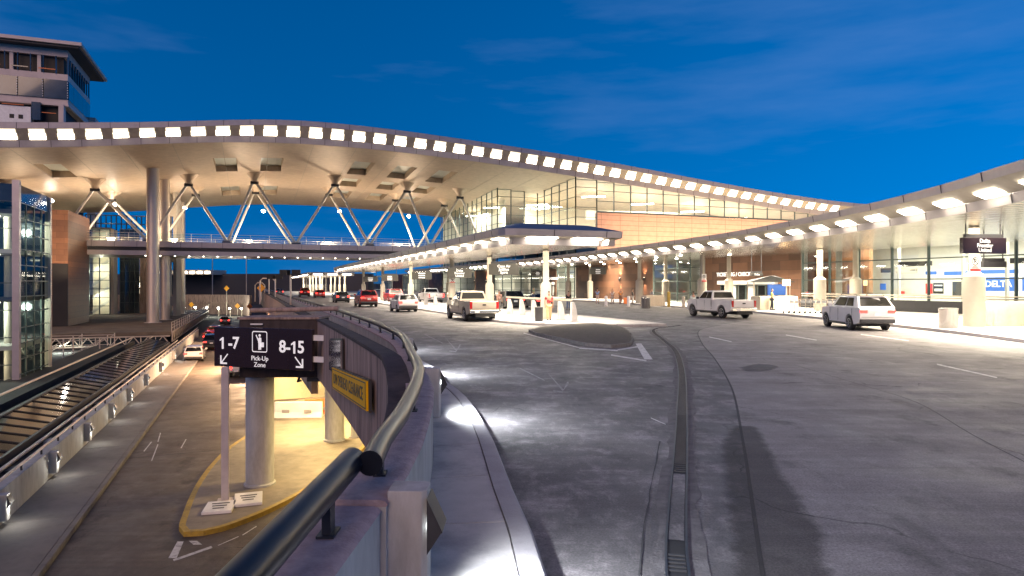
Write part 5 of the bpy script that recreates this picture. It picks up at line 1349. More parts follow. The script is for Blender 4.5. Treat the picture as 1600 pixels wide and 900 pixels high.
# no-parking plates
def nopark(px, py, Y, w, h, lab):
    p = at(px, py, Y); o = thing('no_parking_sign', lab, 'sign', p, 'no-parking plates'); R = Vector((.97, .24, 0)).normalized(); N = Vector((R.y, -R.x, 0)); U = Vector((0, 0, 1)); axx = Matrix((R, -N, U)).transposed()
    MB().box(p, (w, .03, h), ax=axx).build('plate', M['signw'], o)
    MB().box(p+N*.018-U*(h*.42), (w, .008, h*.16), ax=axx).build('red_band', M['signr'], o)
    f = p+N*.02+U*(h*.16); mb = MB(); r = w*.33; n = 24
    for k in range(n):
        a, b = 2*math.pi*k/n, 2*math.pi*(k+1)/n
        mb.quad(*[f+R*(q*math.cos(t))+U*(q*math.sin(t)) for q, t in ((r, a), (r, b), (r*.78, b), (r*.78, a))])
    mb.box(f, (r*1.8, .004, r*.2), ax=axx @ Matrix.Rotation(rad(45), 3, 'Y'))
    mb.build('prohibition_ring', M['letterk'], o)
    text('P', r*1.5, M['letterk'], o, f-N*.002, R, U, depth=.002, bold=.01)
    dashes(o, p+N*.02-U*(h*.22), R, U, 2, w*.7, h*.09, M['signr'], -N)
nopark(1523.5, 412, 33.95, .66, .76, 'white no-parking plate with red band on the nearest terminal column')
nopark(1100, 434, 65.4, .5, .75, 'white no-parking plate on the column behind the white pickup')
nopark(707, 439, 60.5, .5, .3, 'small red and white plate on an island column above the beige pickup')

# ================================================================== vehicles
def vehicle(kind, label, cat, x, y, head, paint, name, group=None, tail='red', front=False, lenscale=1.):
    """built nose towards +Y at the origin, then turned and placed"""
    T = bpy.data.objects.new(name, None); COL.objects.link(T); tag(T, label, cat, group)
    P = dict(
        suv=dict(L=4.75, W=1.93, H=1.78, r=.37, fa=1.47, ra=-1.38, zs=.30, belt=1.16, hood=1.08, cow=1.02, cab=(-2.28, -1.80, 1.0, .28, .80), z0=.26),
        hatch=dict(L=4.15, W=1.78, H=1.52, r=.32, fa=1.30, ra=-1.26, zs=.24, belt=.98, hood=.92, cow=1.05, cab=(-1.98, -1.62, 1.0, .22, .80), z0=.22),
        sedan=dict(L=4.75, W=1.82, H=1.45, r=.33, fa=1.42, ra=-1.36, zs=.24, belt=.96, hood=.92, cow=1.05, cab=(-1.75, -.95, 1.0, .25, .78), z0=.22),
        pickup=dict(L=5.85, W=2.02, H=1.93, r=.42, fa=1.93, ra=-1.80, zs=.42, belt=1.28, hood=1.24, cow=1.42, cab=(-.62, -.42, 1.40, .70, .80), z0=.40),
    )[kind]
    Ln, W, H, r = P['L'], P['W'], P['H'], P['r']; hw = W/2; zb_, hd, r_a = P['belt'], P['hood'], r+.075
    def arch(yc):
        z0 = P['zs']; a0 = math.asin(max(-1, min(1, (z0-r)/r_a)))
        return [(yc-r_a*math.cos(a0+(math.pi-2*a0)*k/10), r+r_a*math.sin(a0+(math.pi-2*a0)*k/10)) for k in range(11)]
    yb, yf = -Ln/2, Ln/2
    rear_top = zb_+ (.0 if kind == 'pickup' else .0)
    prof = [(yb+.10, P['zs']+.10)] + arch(P['ra']) + arch(P['fa']) + [(yf-.16, P['zs']+.02), (yf-.03, P['zs']+.22), (yf, hd*.70), (yf-.07, hd*.9), (yf-.35, hd), (P['cow']+.02, zb_-.0 if kind != 'pickup' else zb_-.02), (P['cab'][0]+.02, zb_), (yb+.05, rear_top), (yb, zb_*.90), (yb-.02, zb_*.62), (yb+.0, zb_*.5)]
    def hx(yy, z):
        k = 1-.05*abs((z-.72)/.5)**2
        e = max(0, (abs(yy)-(Ln/2-.75))/.75); k -= (.16 if yy > 0 else (.03 if kind == 'pickup' else .09))*e*e
        return hw*k
    n = len(prof); ns = 7; mb = MB(); xs = [-1, -.93, -.6, 0, .6, .93, 1]
    for f in xs: mb.v += [(f*hx(yy, z), yy, z+(.0 if abs(f) > .95 else .012*(1-f*f))) for yy, z in prof]
    for j in range(len(xs)-1): mb.f += [(j*n+i, j*n+(i+1) % n, (j+1)*n+(i+1) % n, (j+1)*n+i) for i in range(n)]
    mb.f += [tuple(range(n)), tuple(range((len(xs)-1)*n, len(xs)*n))[::-1]]
    mb.build('body', paint, T, smooth=32, bevel=.018)
    c0, c1, c2, c3, kt = P['cab']                      # cabin foot rear, roof rear, cowl, roof front
    zr = H-.03; wb, wt = hw*.95, hw*.76; base = zb_-.01
    foot = [(-wb, c0, base), (wb, c0, base), (wb*.94, c2, base-.02), (-wb*.94, c2, base-.02)]
    roof = [(-wt, c1, zr-.03), (wt, c1, zr-.03), (wt*.96, c3, zr-.02), (-wt*.96, c3, zr-.02)]
    cab = MB(); cab.v = foot+roof+[(0, c1, zr), (0, c3, zr+.01)]
    cab.f = [(0, 1, 5, 8, 4), (2, 3, 7, 9, 6), (1, 2, 6, 5), (3, 0, 4, 7), (4, 8, 9, 7), (8, 5, 6, 9)]
    cab.build('cabin', paint, T, smooth=25, bevel=.04)
    def pane(p0, p1, p2, p3, a0, a1, b0, b1, nm='window', m=M['autoglass'], off=.012):
        p0, p1, p2, p3 = [Vector(q) for q in (p0, p1, p2, p3)]
        def bl(a, b): return (p0*(1-a)+p1*a)*(1-b)+(p3*(1-a)+p2*a)*b
        q = [bl(a0, b0), bl(a1, b0), bl(a1, b1), bl(a0, b1)]; N = (q[1]-q[0]).cross(q[3]-q[0]).normalized()
        if N.dot((q[0]+q[2])/2-Vector((0, (c1+c3)/2, base+.2))) < 0: N = -N
        return MB().add([k+N*off for k in q]+[k-N*.02 for k in q], [(0, 1, 2, 3), (0, 4, 5, 1), (1, 5, 6, 2), (2, 6, 7, 3), (3, 7, 4, 0)]).build(nm, m, T)
    pane(foot[0], foot[1], roof[1], roof[0], .07, .93, .16 if kind != 'pickup' else .2, .86, 'rear_window')
    pane(foot[3], foot[2], roof[2], roof[3], .06, .94, .1, .9, 'windscreen')
    for a, b, c, d in ((foot[1], foot[2], roof[2], roof[1]), (foot[0], foot[3], roof[3], roof[0])):
        pane(a, b, c, d, .46, .90, .14, .86); pane(a, b, c, d, .16 if kind != 'pickup' else .07, .425, .14, .86)
    # wheels
    for yy in (P['fa'], P['ra']):
        for sx in (-1, 1):
            cx_ = sx*(hw-.125)
            w_ = MB().lathe([(r*.62, -.11), (r*.9, -.115), (r, -.085), (r, .085), (r*.9, .115), (r*.62, .11)], (cx_, yy, r), 24, axis='x').build('wheel', M['black'], T, smooth=40)
            m_ = MB().lathe([(r*.10, .10), (r*.12, .118), (r*.05, .122)], (0, 0, 0), 12, axis='x'); m_.v = [(sx*p[0]+cx_, p[1]+yy, p[2]+r) for p in m_.v]
            for k in range(6):
                a = k*math.pi/3; m_.bar((cx_+sx*.108, yy+.05*math.cos(a), r+.05*math.sin(a)), (cx_+sx*.108, yy+r*.60*math.cos(a), r+r*.60*math.sin(a)), .02, .075, up=(1, 0, 0))
            m_.lathe([(r*.56, sx*.07), (r*.64, sx*.118), (r*.60, sx*.122), (r*.54, sx*.09)], (cx_, yy, r), 24, axis='x', cap=False)
            m_.build('rim', M['rim'], w_)
            MB().lathe([(r*.6, -.05), (r*.6, .03)], (cx_, yy, r), 20, axis='x').build('brake_disc', M['dgrey'], w_)
    # lamps, bumper, plate, mirrors, handles
    lm = M[tail]
    for sx in (-1, 1):
        sm_ = MB()
        for q in ((c2-.12, c2-1.12, c0+.55 if kind != 'pickup' else c0+.1)):
            sm_.box((sx*(hx(q, zb_*.7)+.002), q, (zb_+P['zs'])/2+.05), (.012, .014, zb_-P['zs']-.2))
        if kind == 'pickup': sm_.box((sx*(hx(c0, zb_*.7)+.002), c0-.02, zb_*.72), (.012, .03, zb_*.5))
        sm_.build('door_seam', M['black'], T)
    if kind != 'pickup': MB().box((0, yb-.018, zb_*.60), (W*.8, .02, .014)).build('hatch_seam', M['black'], T)
    else:
        tg = MB().box((0, yb-.018, zb_*.62), (W*.8, .02, .014)); tg.box((W*.395, yb-.018, zb_*.82), (.014, .02, zb_*.36)); tg.box((-W*.395, yb-.018, zb_*.82), (.014, .02, zb_*.36)); tg.build('tailgate_seam', M['black'], T)
    for sx in (-1, 1):
        xe = sx*hx(yb, zb_*.8)
        if kind == 'pickup': MB().box((xe-sx*.095, yb-.005, zb_*.80), (.17, .06, .44)).build('tail_light', lm, T, bevel=.01)
        elif kind == 'suv': MB().box((xe-sx*.20, yb+.0, zb_*.84), (.36, .08, .13)).build('tail_light', lm, T, bevel=.01)
        else: MB().box((xe-sx*.15, yb+.015, zb_*.84), (.27, .10, .2)).build('tail_light', lm, T, bevel=.01)
        MB().box((sx*hx(yf-.1, hd*.75)-sx*.22, yf-.06, hd*.76), (.36, .10, .15)).build('headlight', M['head'] if front else M['chrome'], T, bevel=.01)
        MB().box((sx*(hw+.09), c2-.38, zb_+.09), (.2, .1, .16)).build('mirror', paint if kind != 'pickup' else M['dgrey'], T, bevel=.02)
        for q in (.02, -.92): MB().box((sx*(hw-.005), q+(.55 if kind == 'pickup' else 0), zb_-.16), (.035, .17, .03)).build('door_handle', paint, T)
        MB().box((sx*(hw-.02), (P['fa']+P['ra'])/2, P['zs']+.03), (.05, P['fa']-P['ra']-2*r_a-.06, .1)).build('sill', M['dgrey'], T)
    if kind == 'pickup':
        MB().box((0, yb-.045, .63), (W*.94, .2, .2)).build('bumper', M['chrome'], T, bevel=.03)
        MB().box((0, yb-.03, zb_*.82), (.22, .03, .075)).build('tailgate_handle', M['black'], T)
        MB().box((0, yb+.06+ (c0-yb)/2, zb_+.004), (W*.82, c0-yb-.2, .012)).build('bed_shade_panel', M['black'], T)  # black panel in place of the shaded inside of the open bed
        MB().box((-hw*.5, yb-.152, .63), (.3, .01, .13)).build('licence_plate', M['plate'], T)
        MB().box((0, -.75, P['zs']-.02), (1.2, 4.6, .2)).build('chassis', M['black'], T)
    else:
        MB().box((0, yb+.02, P['zs']+.20), (W*.88, .16, .2)).build('bumper', M['dgrey'] if kind != 'sedan' else paint, T, bevel=.03)
        MB().box((0, yb-.025, zb_*.72), (.34, .02, .16)).build('licence_plate', M['plate'], T)
        MB().box((0, 0, P['zs']), (W*.75, Ln*.86, .14)).build('underbody', M['black'], T)
        if kind == 'suv':
            for sx in (-1, 1): MB().tube([(sx*wt*.9, c1+.15, H-.03), (sx*wt*.9, c1+.3, H+.045), (sx*wt*.9, c3-.2, H+.045), (sx*wt*.9, c3-.05, H-.03)], .022, 6).build('roof_rail', M['dgrey'], T)
        if kind in ('suv', 'hatch'):
            MB().box((0, c1-.04, H-.06), (wt*1.7, .2, .035)).build('spoiler', paint, T, bevel=.01)
            MB().bar((-.05, (c0+c1)/2-.14, zb_+.12), (.35, (c0+c1)/2-.07, zb_+.30), .02).build('rear_wiper', M['black'], T)
    MB().box((0, yf-.02, hd*.62), (W*.5, .06, .2)).build('grille', M['dgrey'], T)
    place(T, x, y, 0, rad(head)); return T
beige = paintmat('beige_car_paint', (.42, .36, .28)); silver = paintmat('silver_car_paint', (.72, .69, .69), .3, .15); wht = paintmat('white_car_paint', (.72, .70, .68), .3, .0)
drk = paintmat('dark_car_paint', (.02, .02, .024)); rd = paintmat('red_or_red_lit_paint', (.35, .015, .015)); gry = paintmat('grey_car_paint', (.12, .12, .13))  # the red paint also carries the red glow on dark, red-lit cars
vehicle('pickup', 'beige pickup truck seen from behind at the kerb of the loading island', 'pickup truck', -2.75, 44.6, 20.5, beige, 'pickup_truck', 'cars on the upper road', 'redoff')
vehicle('hatch', 'white hatchback seen from behind, ahead of the beige pickup', 'car', -9.4, 58.2, 21, wht, 'parked_car', 'cars on the upper road')
vehicle('suv', 'dark red sport utility car ahead of the white hatchback', 'car', -15.5, 71.2, 21, rd, 'parked_car', 'cars on the upper road')
vehicle('pickup', 'white pickup truck parked by the ticketing doors', 'pickup truck', 14.75, 47.9, 16, paintmat('white_truck_paint', (.62, .60, .60), .3, .1), 'pickup_truck', 'cars on the upper road', 'redoff')
vehicle('suv', 'silver sport utility car with roof rails, nearest car on the right', 'car', 18.2, 35.6, -3, silver, 'parked_car', 'cars on the upper road')
vehicle('suv', 'black sport utility car standing behind the bollards, left of the red-shirted person', 'car', -.4, 62.5, 18, drk, 'parked_car', 'cars on the upper road')
vehicle('sedan', 'black saloon car just right of the black sport utility car behind the bollards', 'car', 2.6, 66.5, 14, drk, 'parked_car', 'cars on the upper road')
vehicle('pickup', 'white pickup truck in the inner lane above the white hatchback', 'pickup truck', -10.2, 84, 21, wht, 'pickup_truck', 'cars on the upper road')
vehicle('suv', 'red sport utility car in the inner lane beyond the loading island', 'car', -15.6, 88, 21, rd, 'parked_car', 'cars on the upper road')
vehicle('sedan', 'dark saloon car ahead of the dark red sport utility car', 'car', -22.4, 88, 21, drk, 'parked_car', 'cars on the upper road')
vehicle('sedan', 'red saloon car far down the upper road under the farther canopy', 'car', -35, 122, 21, rd, 'parked_car', 'cars on the upper road')
vehicle('suv', 'far red sport utility car beside the farther canopy', 'car', -40.5, 131, 21, rd, 'parked_car', 'cars on the upper road')
vehicle('sedan', 'farthest red-lit saloon car at the bend of the upper road', 'car', -52, 150, 22, gry, 'parked_car', 'cars on the upper road')
vehicle('hatch', 'white hatchback with glowing tail lights on the lower road', 'car', -31.6, 67, 21, wht, 'parked_car', 'cars on the lower road')
vehicle('suv', 'dark sport utility car ahead and right of the white hatchback on the lower road', 'car', -35.2, 79, 21, drk, 'parked_car', 'cars on the lower road')
vehicle('sedan', 'red car in the lower road queue beyond the dark sport utility car', 'car', -39.9, 89, 21, rd, 'parked_car', 'cars on the lower road')
vehicle('sedan', 'second red car farther along the lower road queue', 'car', -44.3, 100, 21, rd, 'parked_car', 'cars on the lower road')
vehicle('hatch', 'farthest red-lit car on the lower road below the curved wall', 'car', -54.6, 128, 21, gry, 'parked_car', 'cars on the lower road')
vehicle('pickup', 'white pickup truck half hidden behind the round column on the lower road', 'pickup truck', -22.6, 56.5, 21, wht, 'pickup_truck', 'cars on the lower road')
for o in list(COL.objects):
    if o.parent is None and o.get('group') == 'cars on the lower road': o.location.z = ZL

# ================================================================== people
def skin_mesh(nodes, edges, m, name, par, sub=1, root=0):
    import bmesh
    me = bpy.data.meshes.new(name); me.from_pydata([n[:3] for n in nodes], edges, [])
    b = bmesh.new(); b.from_mesh(me); b.verts.ensure_lookup_table(); ly = b.verts.layers.skin.verify()
    for i, n in enumerate(nodes): b.verts[i][ly].radius = (n[3], n[4] if len(n) > 4 else n[3]); b.verts[i][ly].use_root = (i == root)
    b.to_mesh(me); b.free()
    o = bpy.data.objects.new(name, me); COL.objects.link(o)
    q = o.modifiers.new('skin', 'SKIN'); q.use_smooth_shade = True; q.branch_smoothing = .4
    s = o.modifiers.new('sub', 'SUBSURF'); s.levels = sub; s.render_levels = sub
    ev = o.evaluated_get(bpy.context.evaluated_depsgraph_get()); m2 = bpy.data.meshes.new_from_object(ev)
    o.modifiers.clear(); o.data = m2; m2.materials.clear(); m2.materials.append(m)
    for p in m2.polygons: p.use_smooth = True
    if par is not None: o.parent = par
    return o
def person(x, y, z, face_deg, label, shirt, trousers, h=1.75, arms=((-.22, -.02, 1.12, -.20, -.14, .90), (.22, -.02, 1.12, .20, -.14, .90)), stride=.05, lean=0., sit=False, hair=True, extra=None, short=True):
    """built facing -Y, then turned; arms: elbow and hand for each side"""
    T = bpy.data.objects.new('person', None); COL.objects.link(T); tag(T, label, 'person')
    N = []; E = []
    def nd(a, b, c, r, r2=None): N.append((a, b, c, r, r2 or r)); return len(N)-1
    pel = nd(0, 0, .95, .15, .11); spn = nd(0, -.01-lean*.3, 1.14, .135, .10); chs = nd(0, -lean*.7, 1.34, .165, .11); nk = nd(0, -lean, 1.49, .055); hd_ = nd(0, -.02-lean, 1.60, .082, .095); tp = nd(0, -.01-lean, 1.71, .072, .085)
    E += [(pel, spn), (spn, chs), (chs, nk), (nk, hd_), (hd_, tp)]
    ns_ = nd(0, -.125-lean, 1.595, .016); E.append((hd_, ns_))
    fing = []
    for sx, a in zip((-1, 1), arms):
        sh = nd(sx*.19, -lean*.8, 1.41, .062); el = nd(a[0], a[1]-lean*.6, a[2], .045); wr = nd(a[3], a[4]-lean*.6, a[5], .032)
        d = (Vector(N[wr][:3])-Vector(N[el][:3])).normalized(); ha = Vector(N[wr][:3])+d*.07; hn = nd(*ha, .034, .022)
        E += [(chs, sh), (sh, el), (el, wr), (wr, hn)]
        side = d.cross(Vector((0, 1, 0))).normalized() if abs(d.y) < .9 else Vector((1, 0, 0))
        for k, ln in enumerate((.062, .075, .07, .055)):
            b = ha+side*(k-1.5)*.019+d*.03; m1 = nd(*(b+d*ln*.5+Vector((0, -.006, 0))), .0095); e1 = nd(*(b+d*ln+Vector((0, -.02, 0))), .008); E += [(hn, m1), (m1, e1)]
        th = nd(*(ha+side*(.045*-sx)+d*-.005+Vector((0, -.02, 0))), .010); t2 = nd(*(ha+side*(.055*-sx)+d*.03+Vector((0, -.03, 0))), .0085); E += [(hn, th), (th, t2)]
    legs = []
    for sx, st in ((-1, -stride), (1, stride)):
        hp = nd(sx*.095, 0, .88, .092)
        if sit: kn = nd(sx*.12, -.42, .50, .065); an = nd(sx*.12, -.44, .09, .042)
        else: kn = nd(sx*.10, -.03+st, .50, .063); an = nd(sx*.10, .02+st*2, .085, .042)
        to = nd(N[an][0]+sx*.01, N[an][1]-.16, .035, .036); E += [(pel, hp), (hp, kn), (kn, an), (an, to)]; legs.append((hp, kn, an, to))
    dz = -.42 if sit else 0
    body = skin_mesh(N, E, M['skin'], 'body', T, 1, pel)
    # shirt
    sn = []; se = []
    def s2(i, g=.018): sn.append((*N[i][:3], N[i][3]+g, N[i][4]+g)); return len(sn)-1
    a = s2(pel, .02); b = s2(spn, .02); c = s2(chs, .02); se += [(a, b), (b, c)]
    for i in range(2):
        sh = [k for k in range(len(N)) if abs(N[k][2]-1.41) < 1e-6][i]; q = s2(sh, .016); se.append((c, q)); el = sh+1
        f = .6 if short else 1.; p = Vector(N[sh][:3])*(1-f)+Vector(N[el][:3])*f; sn.append((*p, .066, .066)); se.append((q, len(sn)-1))
        if not short: w_ = s2(el+1, .014); se.append((len(sn)-2, w_))
    skin_mesh(sn, se, shirt, 'shirt', T, 1, 0)
    sn = []; se = []; a = s2(pel, .012)
    for hp, kn, an, to in legs:
        q = [s2(hp, .014), s2(kn, .018), s2(an, .022)]; se += [(a, q[0]), (q[0], q[1]), (q[1], q[2])]
    skin_mesh(sn, se, trousers, 'trousers', T, 1, 0)
    for hp, kn, an, to in legs: MB().tube([(N[an][0], N[an][1]+.06, .05), (N[to][0], N[to][1]-.02, .045), (N[to][0], N[to][1]-.07, .035)], .05, 8, rr=[.05, .05, .03]).build('shoe', M['dgrey'], T, smooth=60)
    if hair: skin_mesh([(0, .03-lean, 1.66, .078, .07), (0, .0-lean, 1.745, .066, .078), (0, -.06-lean, 1.74, .05, .04)], [(0, 1), (1, 2)], M['hair'], 'hair', T, 1)
    for sx in (-1, 1): MB().lathe([(.0, -.008), (.012, 0), (.0, .008)], (sx*.034, -.098-lean, 1.635), 8).build('eye', M['letterk'], T)
    for sx in (-1, 1): MB().box((sx*.083, .0-lean, 1.61), (.02, .035, .055)).build('ear', M['skin'], T, bevel=.008)
    MB().box((0, -.10-lean, 1.555), (.045, .012, .01)).build('mouth', M['redoff'], T)
    if extra: extra(T)
    T.scale = (h/1.78,)*3
    place(T, x, y, z+(dz*h/1.78), rad(face_deg)); return T
cl = lambda n, c: mat(n, c, .85, var=.15, scale=8)
person(2.24, 40.7, .15, 4, 'person in a dark red t-shirt and tan trousers standing before the nearest island column', cl('red_tshirt', (.30, .035, .045)), cl('tan_trousers', (.55, .38, .20)), 1.78, arms=((-.25, .03, 1.13, -.24, .0, .90), (.25, .03, 1.13, .24, .0, .90)))
person(9.85, 77.5, .15, 150, 'person in a light blue shirt standing by a white column under the terminal canopy', cl('blue_shirt', (.25, .42, .70)), cl('pale_shorts', (.62, .48, .42)), 1.75)
person(22.2, 57.4, .15, 60, 'worker in a white and yellow high-visibility top and dark trousers by the covered table', M['hivis'], cl('navy_trousers', (.02, .025, .04)), 1.85, arms=((-.24, -.05, 1.14, -.14, -.22, 1.12), (.24, -.05, 1.14, .14, -.22, 1.12)))
person(14.3, 53.0, .0, 200, 'person in a pale top standing behind the hood of the white pickup', cl('pale_top', (.55, .60, .60)), cl('dark_trousers', (.03, .03, .035)), 1.8, short=False)
person(11.3, 75.6, .15, -40, 'person in a white top beside the orange-clad person on the terminal pavement', cl('white_top', (.70, .68, .65)), cl('pale_trousers', (.5, .42, .38)), 1.7)
person(12.15, 75.3, .15, 10, 'person in orange near the wall lamp on the terminal pavement', cl('orange_top', (.70, .28, .05)), cl('brown_trousers', (.22, .10, .06)), 1.68, arms=((-.24, -.05, 1.14, -.16, -.25, 1.05), (.24, -.05, 1.14, .16, -.25, 1.05)))
person(13.5, 75.2, .15, 70, 'person in black with a pale bag to the right of the orange-clad person', cl('black_top', (.02, .02, .02)), cl('white_skirt', (.6, .6, .55)), 1.72, short=False)
person(-1.05, 54.5, .15, 30, 'person in a pink top behind the bollards near the black cars', cl('pink_top', (.62, .35, .30)), cl('grey_trousers', (.2, .18, .18)), 1.72)
person(5.2, 62, .0, 160, 'person in a dark jacket loading the black saloon car', cl('dark_jacket', (.03, .03, .035)), cl('blue_jeans', (.10, .14, .26)), 1.75, lean=.12, short=False)

person(15.9, 76.5, .15, 120, 'person in a grey jacket walking near the glass vestibule', cl('grey_jacket', (.25, .25, .27)), cl('black_trousers', (.03, .03, .03)), 1.78, stride=.12, short=False)
person(3.6, 112, .15, 200, 'person in a green top far along the terminal pavement', cl('green_top', (.12, .28, .16)), cl('khaki_trousers', (.35, .28, .18)), 1.74)
person(-6.2, 66.5, .15, 30, 'person in a white top on the island behind the beige pickup', cl('cream_top', (.62, .58, .5)), cl('indigo_jeans', (.07, .09, .18)), 1.7)
# ================================================================== street furniture on the island and by the terminal
def bollard(px, py, lab):
    p = gnd(px, py, .15); o = thing('concrete_bollard', lab, 'bollard', (p.x, p.y, .15), 'tapered concrete bollards on the loading island')
    sec = [(-.19, 0), (.21, 0), (.2, .35), (.14, .72), (.04, 1.04), (-.03, 1.14), (-.15, 1.14)]
    mb = MB(); a = rad(21)
    pts = [(p.x+u*math.cos(a), p.y+u*math.sin(a), .15+z) for u, z in sec]; dx, dy = -math.sin(a)*.3, math.cos(a)*.3
    mb.add(pts+[(x+dx, y+dy, z) for x, y, z in pts], [tuple(range(7)), tuple(range(7, 14))[::-1]]+[(i, i+7, (i+1) % 7+7, (i+1) % 7) for i in range(7)])
    mb.build('block', M['walk'], o, bevel=.03)
    MB().box((p.x-.05, p.y+.14, .18), (.5, .44, .06), a).build('base_shoe', M['kerb'], o)
for px, py, lab in ((898, 503, 'rightmost tapered concrete bollard on the loading island'), (878, 500.5, 'tapered concrete bollard right of the red-shirted person, second from the right'), (836, 496, 'tapered concrete bollard beside the dark litter bin'), (817, 493, 'tapered concrete bollard second from the beige pickup'), (798, 491.5, 'tapered concrete bollard right behind the beige pickup'), (681, 478, 'small tapered bollard between the white hatchback and the beige pickup'), (666, 476, 'small tapered bollard just right of the white hatchback')):
    bollard(px, py, lab)
r1 = gnd(792, 489, .15); r2 = gnd(893, 500.5, .15)
gr_ = thing('guard_rail', 'pale horizontal rail resting along the tops of the concrete bollards', 'rail', r1)
MB().bar((r1.x, r1.y+.3, 1.36), (r2.x, r2.y+.3, 1.36), .16, .12).build('rail', M['cream'], gr_)
def bin_(x, y, r, h, z, m, lab, name='litter_bin'):
    o = thing(name, lab, 'litter bin', (x, y, z)); MB().lathe([(r*.95, z), (r, z+.05), (r, z+h-.12), (r*1.04, z+h-.1), (r*1.04, z+h-.02), (r*.8, z+h)], (x, y, 0), 20).build('drum', M[m], o, smooth=40)
    MB().lathe([(r*.55, z+h), (r*.5, z+h+.012)], (x, y, 0), 16).build('opening', M['black'], o)
p = gnd(842, 502, .15); bin_(p.x, p.y, .24, .85, .15, 'dgrey', 'dark litter bin left of the red-shirted person')
p = gnd(1490, 513.5, .15); bin_(p.x, p.y+.4, .42, 1.0, .15, 'polished', 'shiny steel litter bin left of the nearest terminal column')
p = gnd(1009, 482, .15); bin_(p.x, p.y, .4, 1.0, .15, 'polished', 'steel litter bin beside a white column left of the ticketing doors')
# draped tables
def draped(x, y, w, d, h, a, lab):
    o = thing('draped_table', lab, 'table', (x, y, .15)); mb = MB(); n = 64; R_ = Matrix.Rotation(rad(a), 3, 'Z')
    def ring(z, k, amp):
        out = []
        for i in range(n):
            f = i/n*4; e = int(f); g = f-e; c = [(-1, -1), (1, -1), (1, 1), (-1, 1)]; a1, b1 = c[e], c[(e+1) % 4]
            u, v = a1[0]+(b1[0]-a1[0])*g, a1[1]+(b1[1]-a1[1])*g; fold = amp*math.sin(i*2.4)+amp*.6*math.sin(i*1.1)
            out.append(tuple(R_ @ Vector((u*(w/2+k+fold), v*(d/2+k+fold), 0)) + Vector((x, y, z))))
        return out
    rs = [ring(.17, .06, .035), ring(.15+h*.5, .04, .022), ring(.15+h*.93, .01, .006), ring(.15+h, -.01, 0)]
    for r_ in rs: mb.v += r_
    for j in range(3): mb.f += [(j*n+i, j*n+(i+1) % n, (j+1)*n+(i+1) % n, (j+1)*n+i) for i in range(n)]
    mb.f.append(tuple(range(3*n, 4*n))); mb.build('cloth', M['cloth'], o, smooth=50)
draped(*gnd(1582, 509, .15)[:2], 3.2, 1.0, 1.25, 12, 'long table under a pleated beige cloth at the right edge')
draped(*gnd(1210, 483.5, .15)[:2], 3.9, 1.2, 1.15, 18, 'crumpled beige cover over a long desk behind the white pickup')
draped(*gnd(1020, 478.5, .15)[:2], 2.0, 1.0, 1.1, 18, 'small beige covered stand left of the glass vestibule')
# kiosk with dark canopy by the ticketing doors
p = gnd(1222, 482.5, .15); ko = thing('kerbside_kiosk', 'dark kerbside check-in kiosk with sloping roof right of the ticketing doors', 'kiosk', (p.x, p.y+1, .15))
MB().box((p.x, p.y+1.4, .75), (3.4, 1.4, 1.2), rad(21)).build('counter', M['dgrey'], ko, bevel=.02)
MB().box((p.x+.3, p.y+2.0, 1.85), (2.0, .15, 1.0), rad(21)).build('screen', M['blue'], ko)
mb = MB().add([(p.x-2.8, p.y+.4, 2.55), (p.x+2.2, p.y+2.2, 2.55), (p.x+1.6, p.y+3.6, 2.55), (p.x-3.2, p.y+1.8, 2.55), (p.x-.4, p.y+1.6, 3.15), (p.x+.2, p.y+2.2, 3.15)], [(0, 1, 5, 4), (1, 2, 5), (2, 3, 4, 5), (3, 0, 4), (0, 3, 2, 1)]); mb.build('roof', M['dgrey'], ko)
for dx, dy in ((-2.2, .9), (1.6, 2.2), (-2.5, 1.7), (1.3, 3.0)): MB().bar((p.x+dx, p.y+dy, .15), (p.x+dx, p.y+dy, 2.56), .08).build('post', M['steel'], ko)
p = gnd(1251, 484, .15); lt = thing('lantern_lamp', 'square lantern lamp on a thin post right of the ticketing doors', 'lamp', (p.x, p.y+3, .15))
MB().bar((p.x, p.y+3, .15), (p.x, p.y+3, 2.2), .09).build('post', M['steel'], lt); MB().box((p.x, p.y+3, 2.5), (.52, .52, .55)).build('lantern', emi('lantern_glow', (1, .62, .25), 5), lt); MB().box((p.x, p.y+3, 2.81), (.6, .6, .06)).build('cap', M['dgrey'], lt)
# row of nested luggage carts
c0 = gnd(1238, 490, .15)
def cart():
    T = bpy.data.objects.new('luggage_cart', None); COL.objects.link(T)
    m = MB()
    for sx in (-.26, .26): m.tube([(sx, -.4, .14), (sx, .42, .2), (sx, .5, .95), (sx, .42, 1.05)], .022, 6)
    m.bar((-.26, .42, 1.05), (.26, .42, 1.05), .045); m.bar((-.26, .47, .6), (.26, .47, .6), .03); m.build('frame', M['steel'], T)
    m = MB(); m.box((0, 0, .19), (.5, .75, .02)); m.build('platform', M['dgrey'], T)
    for q in ((-.24, .4), (.24, .4), (0, -.36)): MB().lathe([(.07, -.02), (.07, .02)], (q[0], q[1], .075), 10, axis='x').build('wheel', M['black'], T)
    MB().box((0, .44, .86), (.4, .02, .2)).build('panel', M['signw'], T)
    return T
pr = cart()
names_ = ('first', 'second', 'third', 'fourth', 'fifth', 'sixth', 'seventh', 'eighth', 'ninth')
for k in range(9):
    o = pr if k == 0 else copy_tree(pr)
    tag(o, 'steel luggage cart, %s from the left in the nested row by the terminal' % names_[k], 'luggage cart', 'nested luggage carts')
    place(o, c0.x+k*.36, c0.y+.9-k*.10, .15, rad(-70))
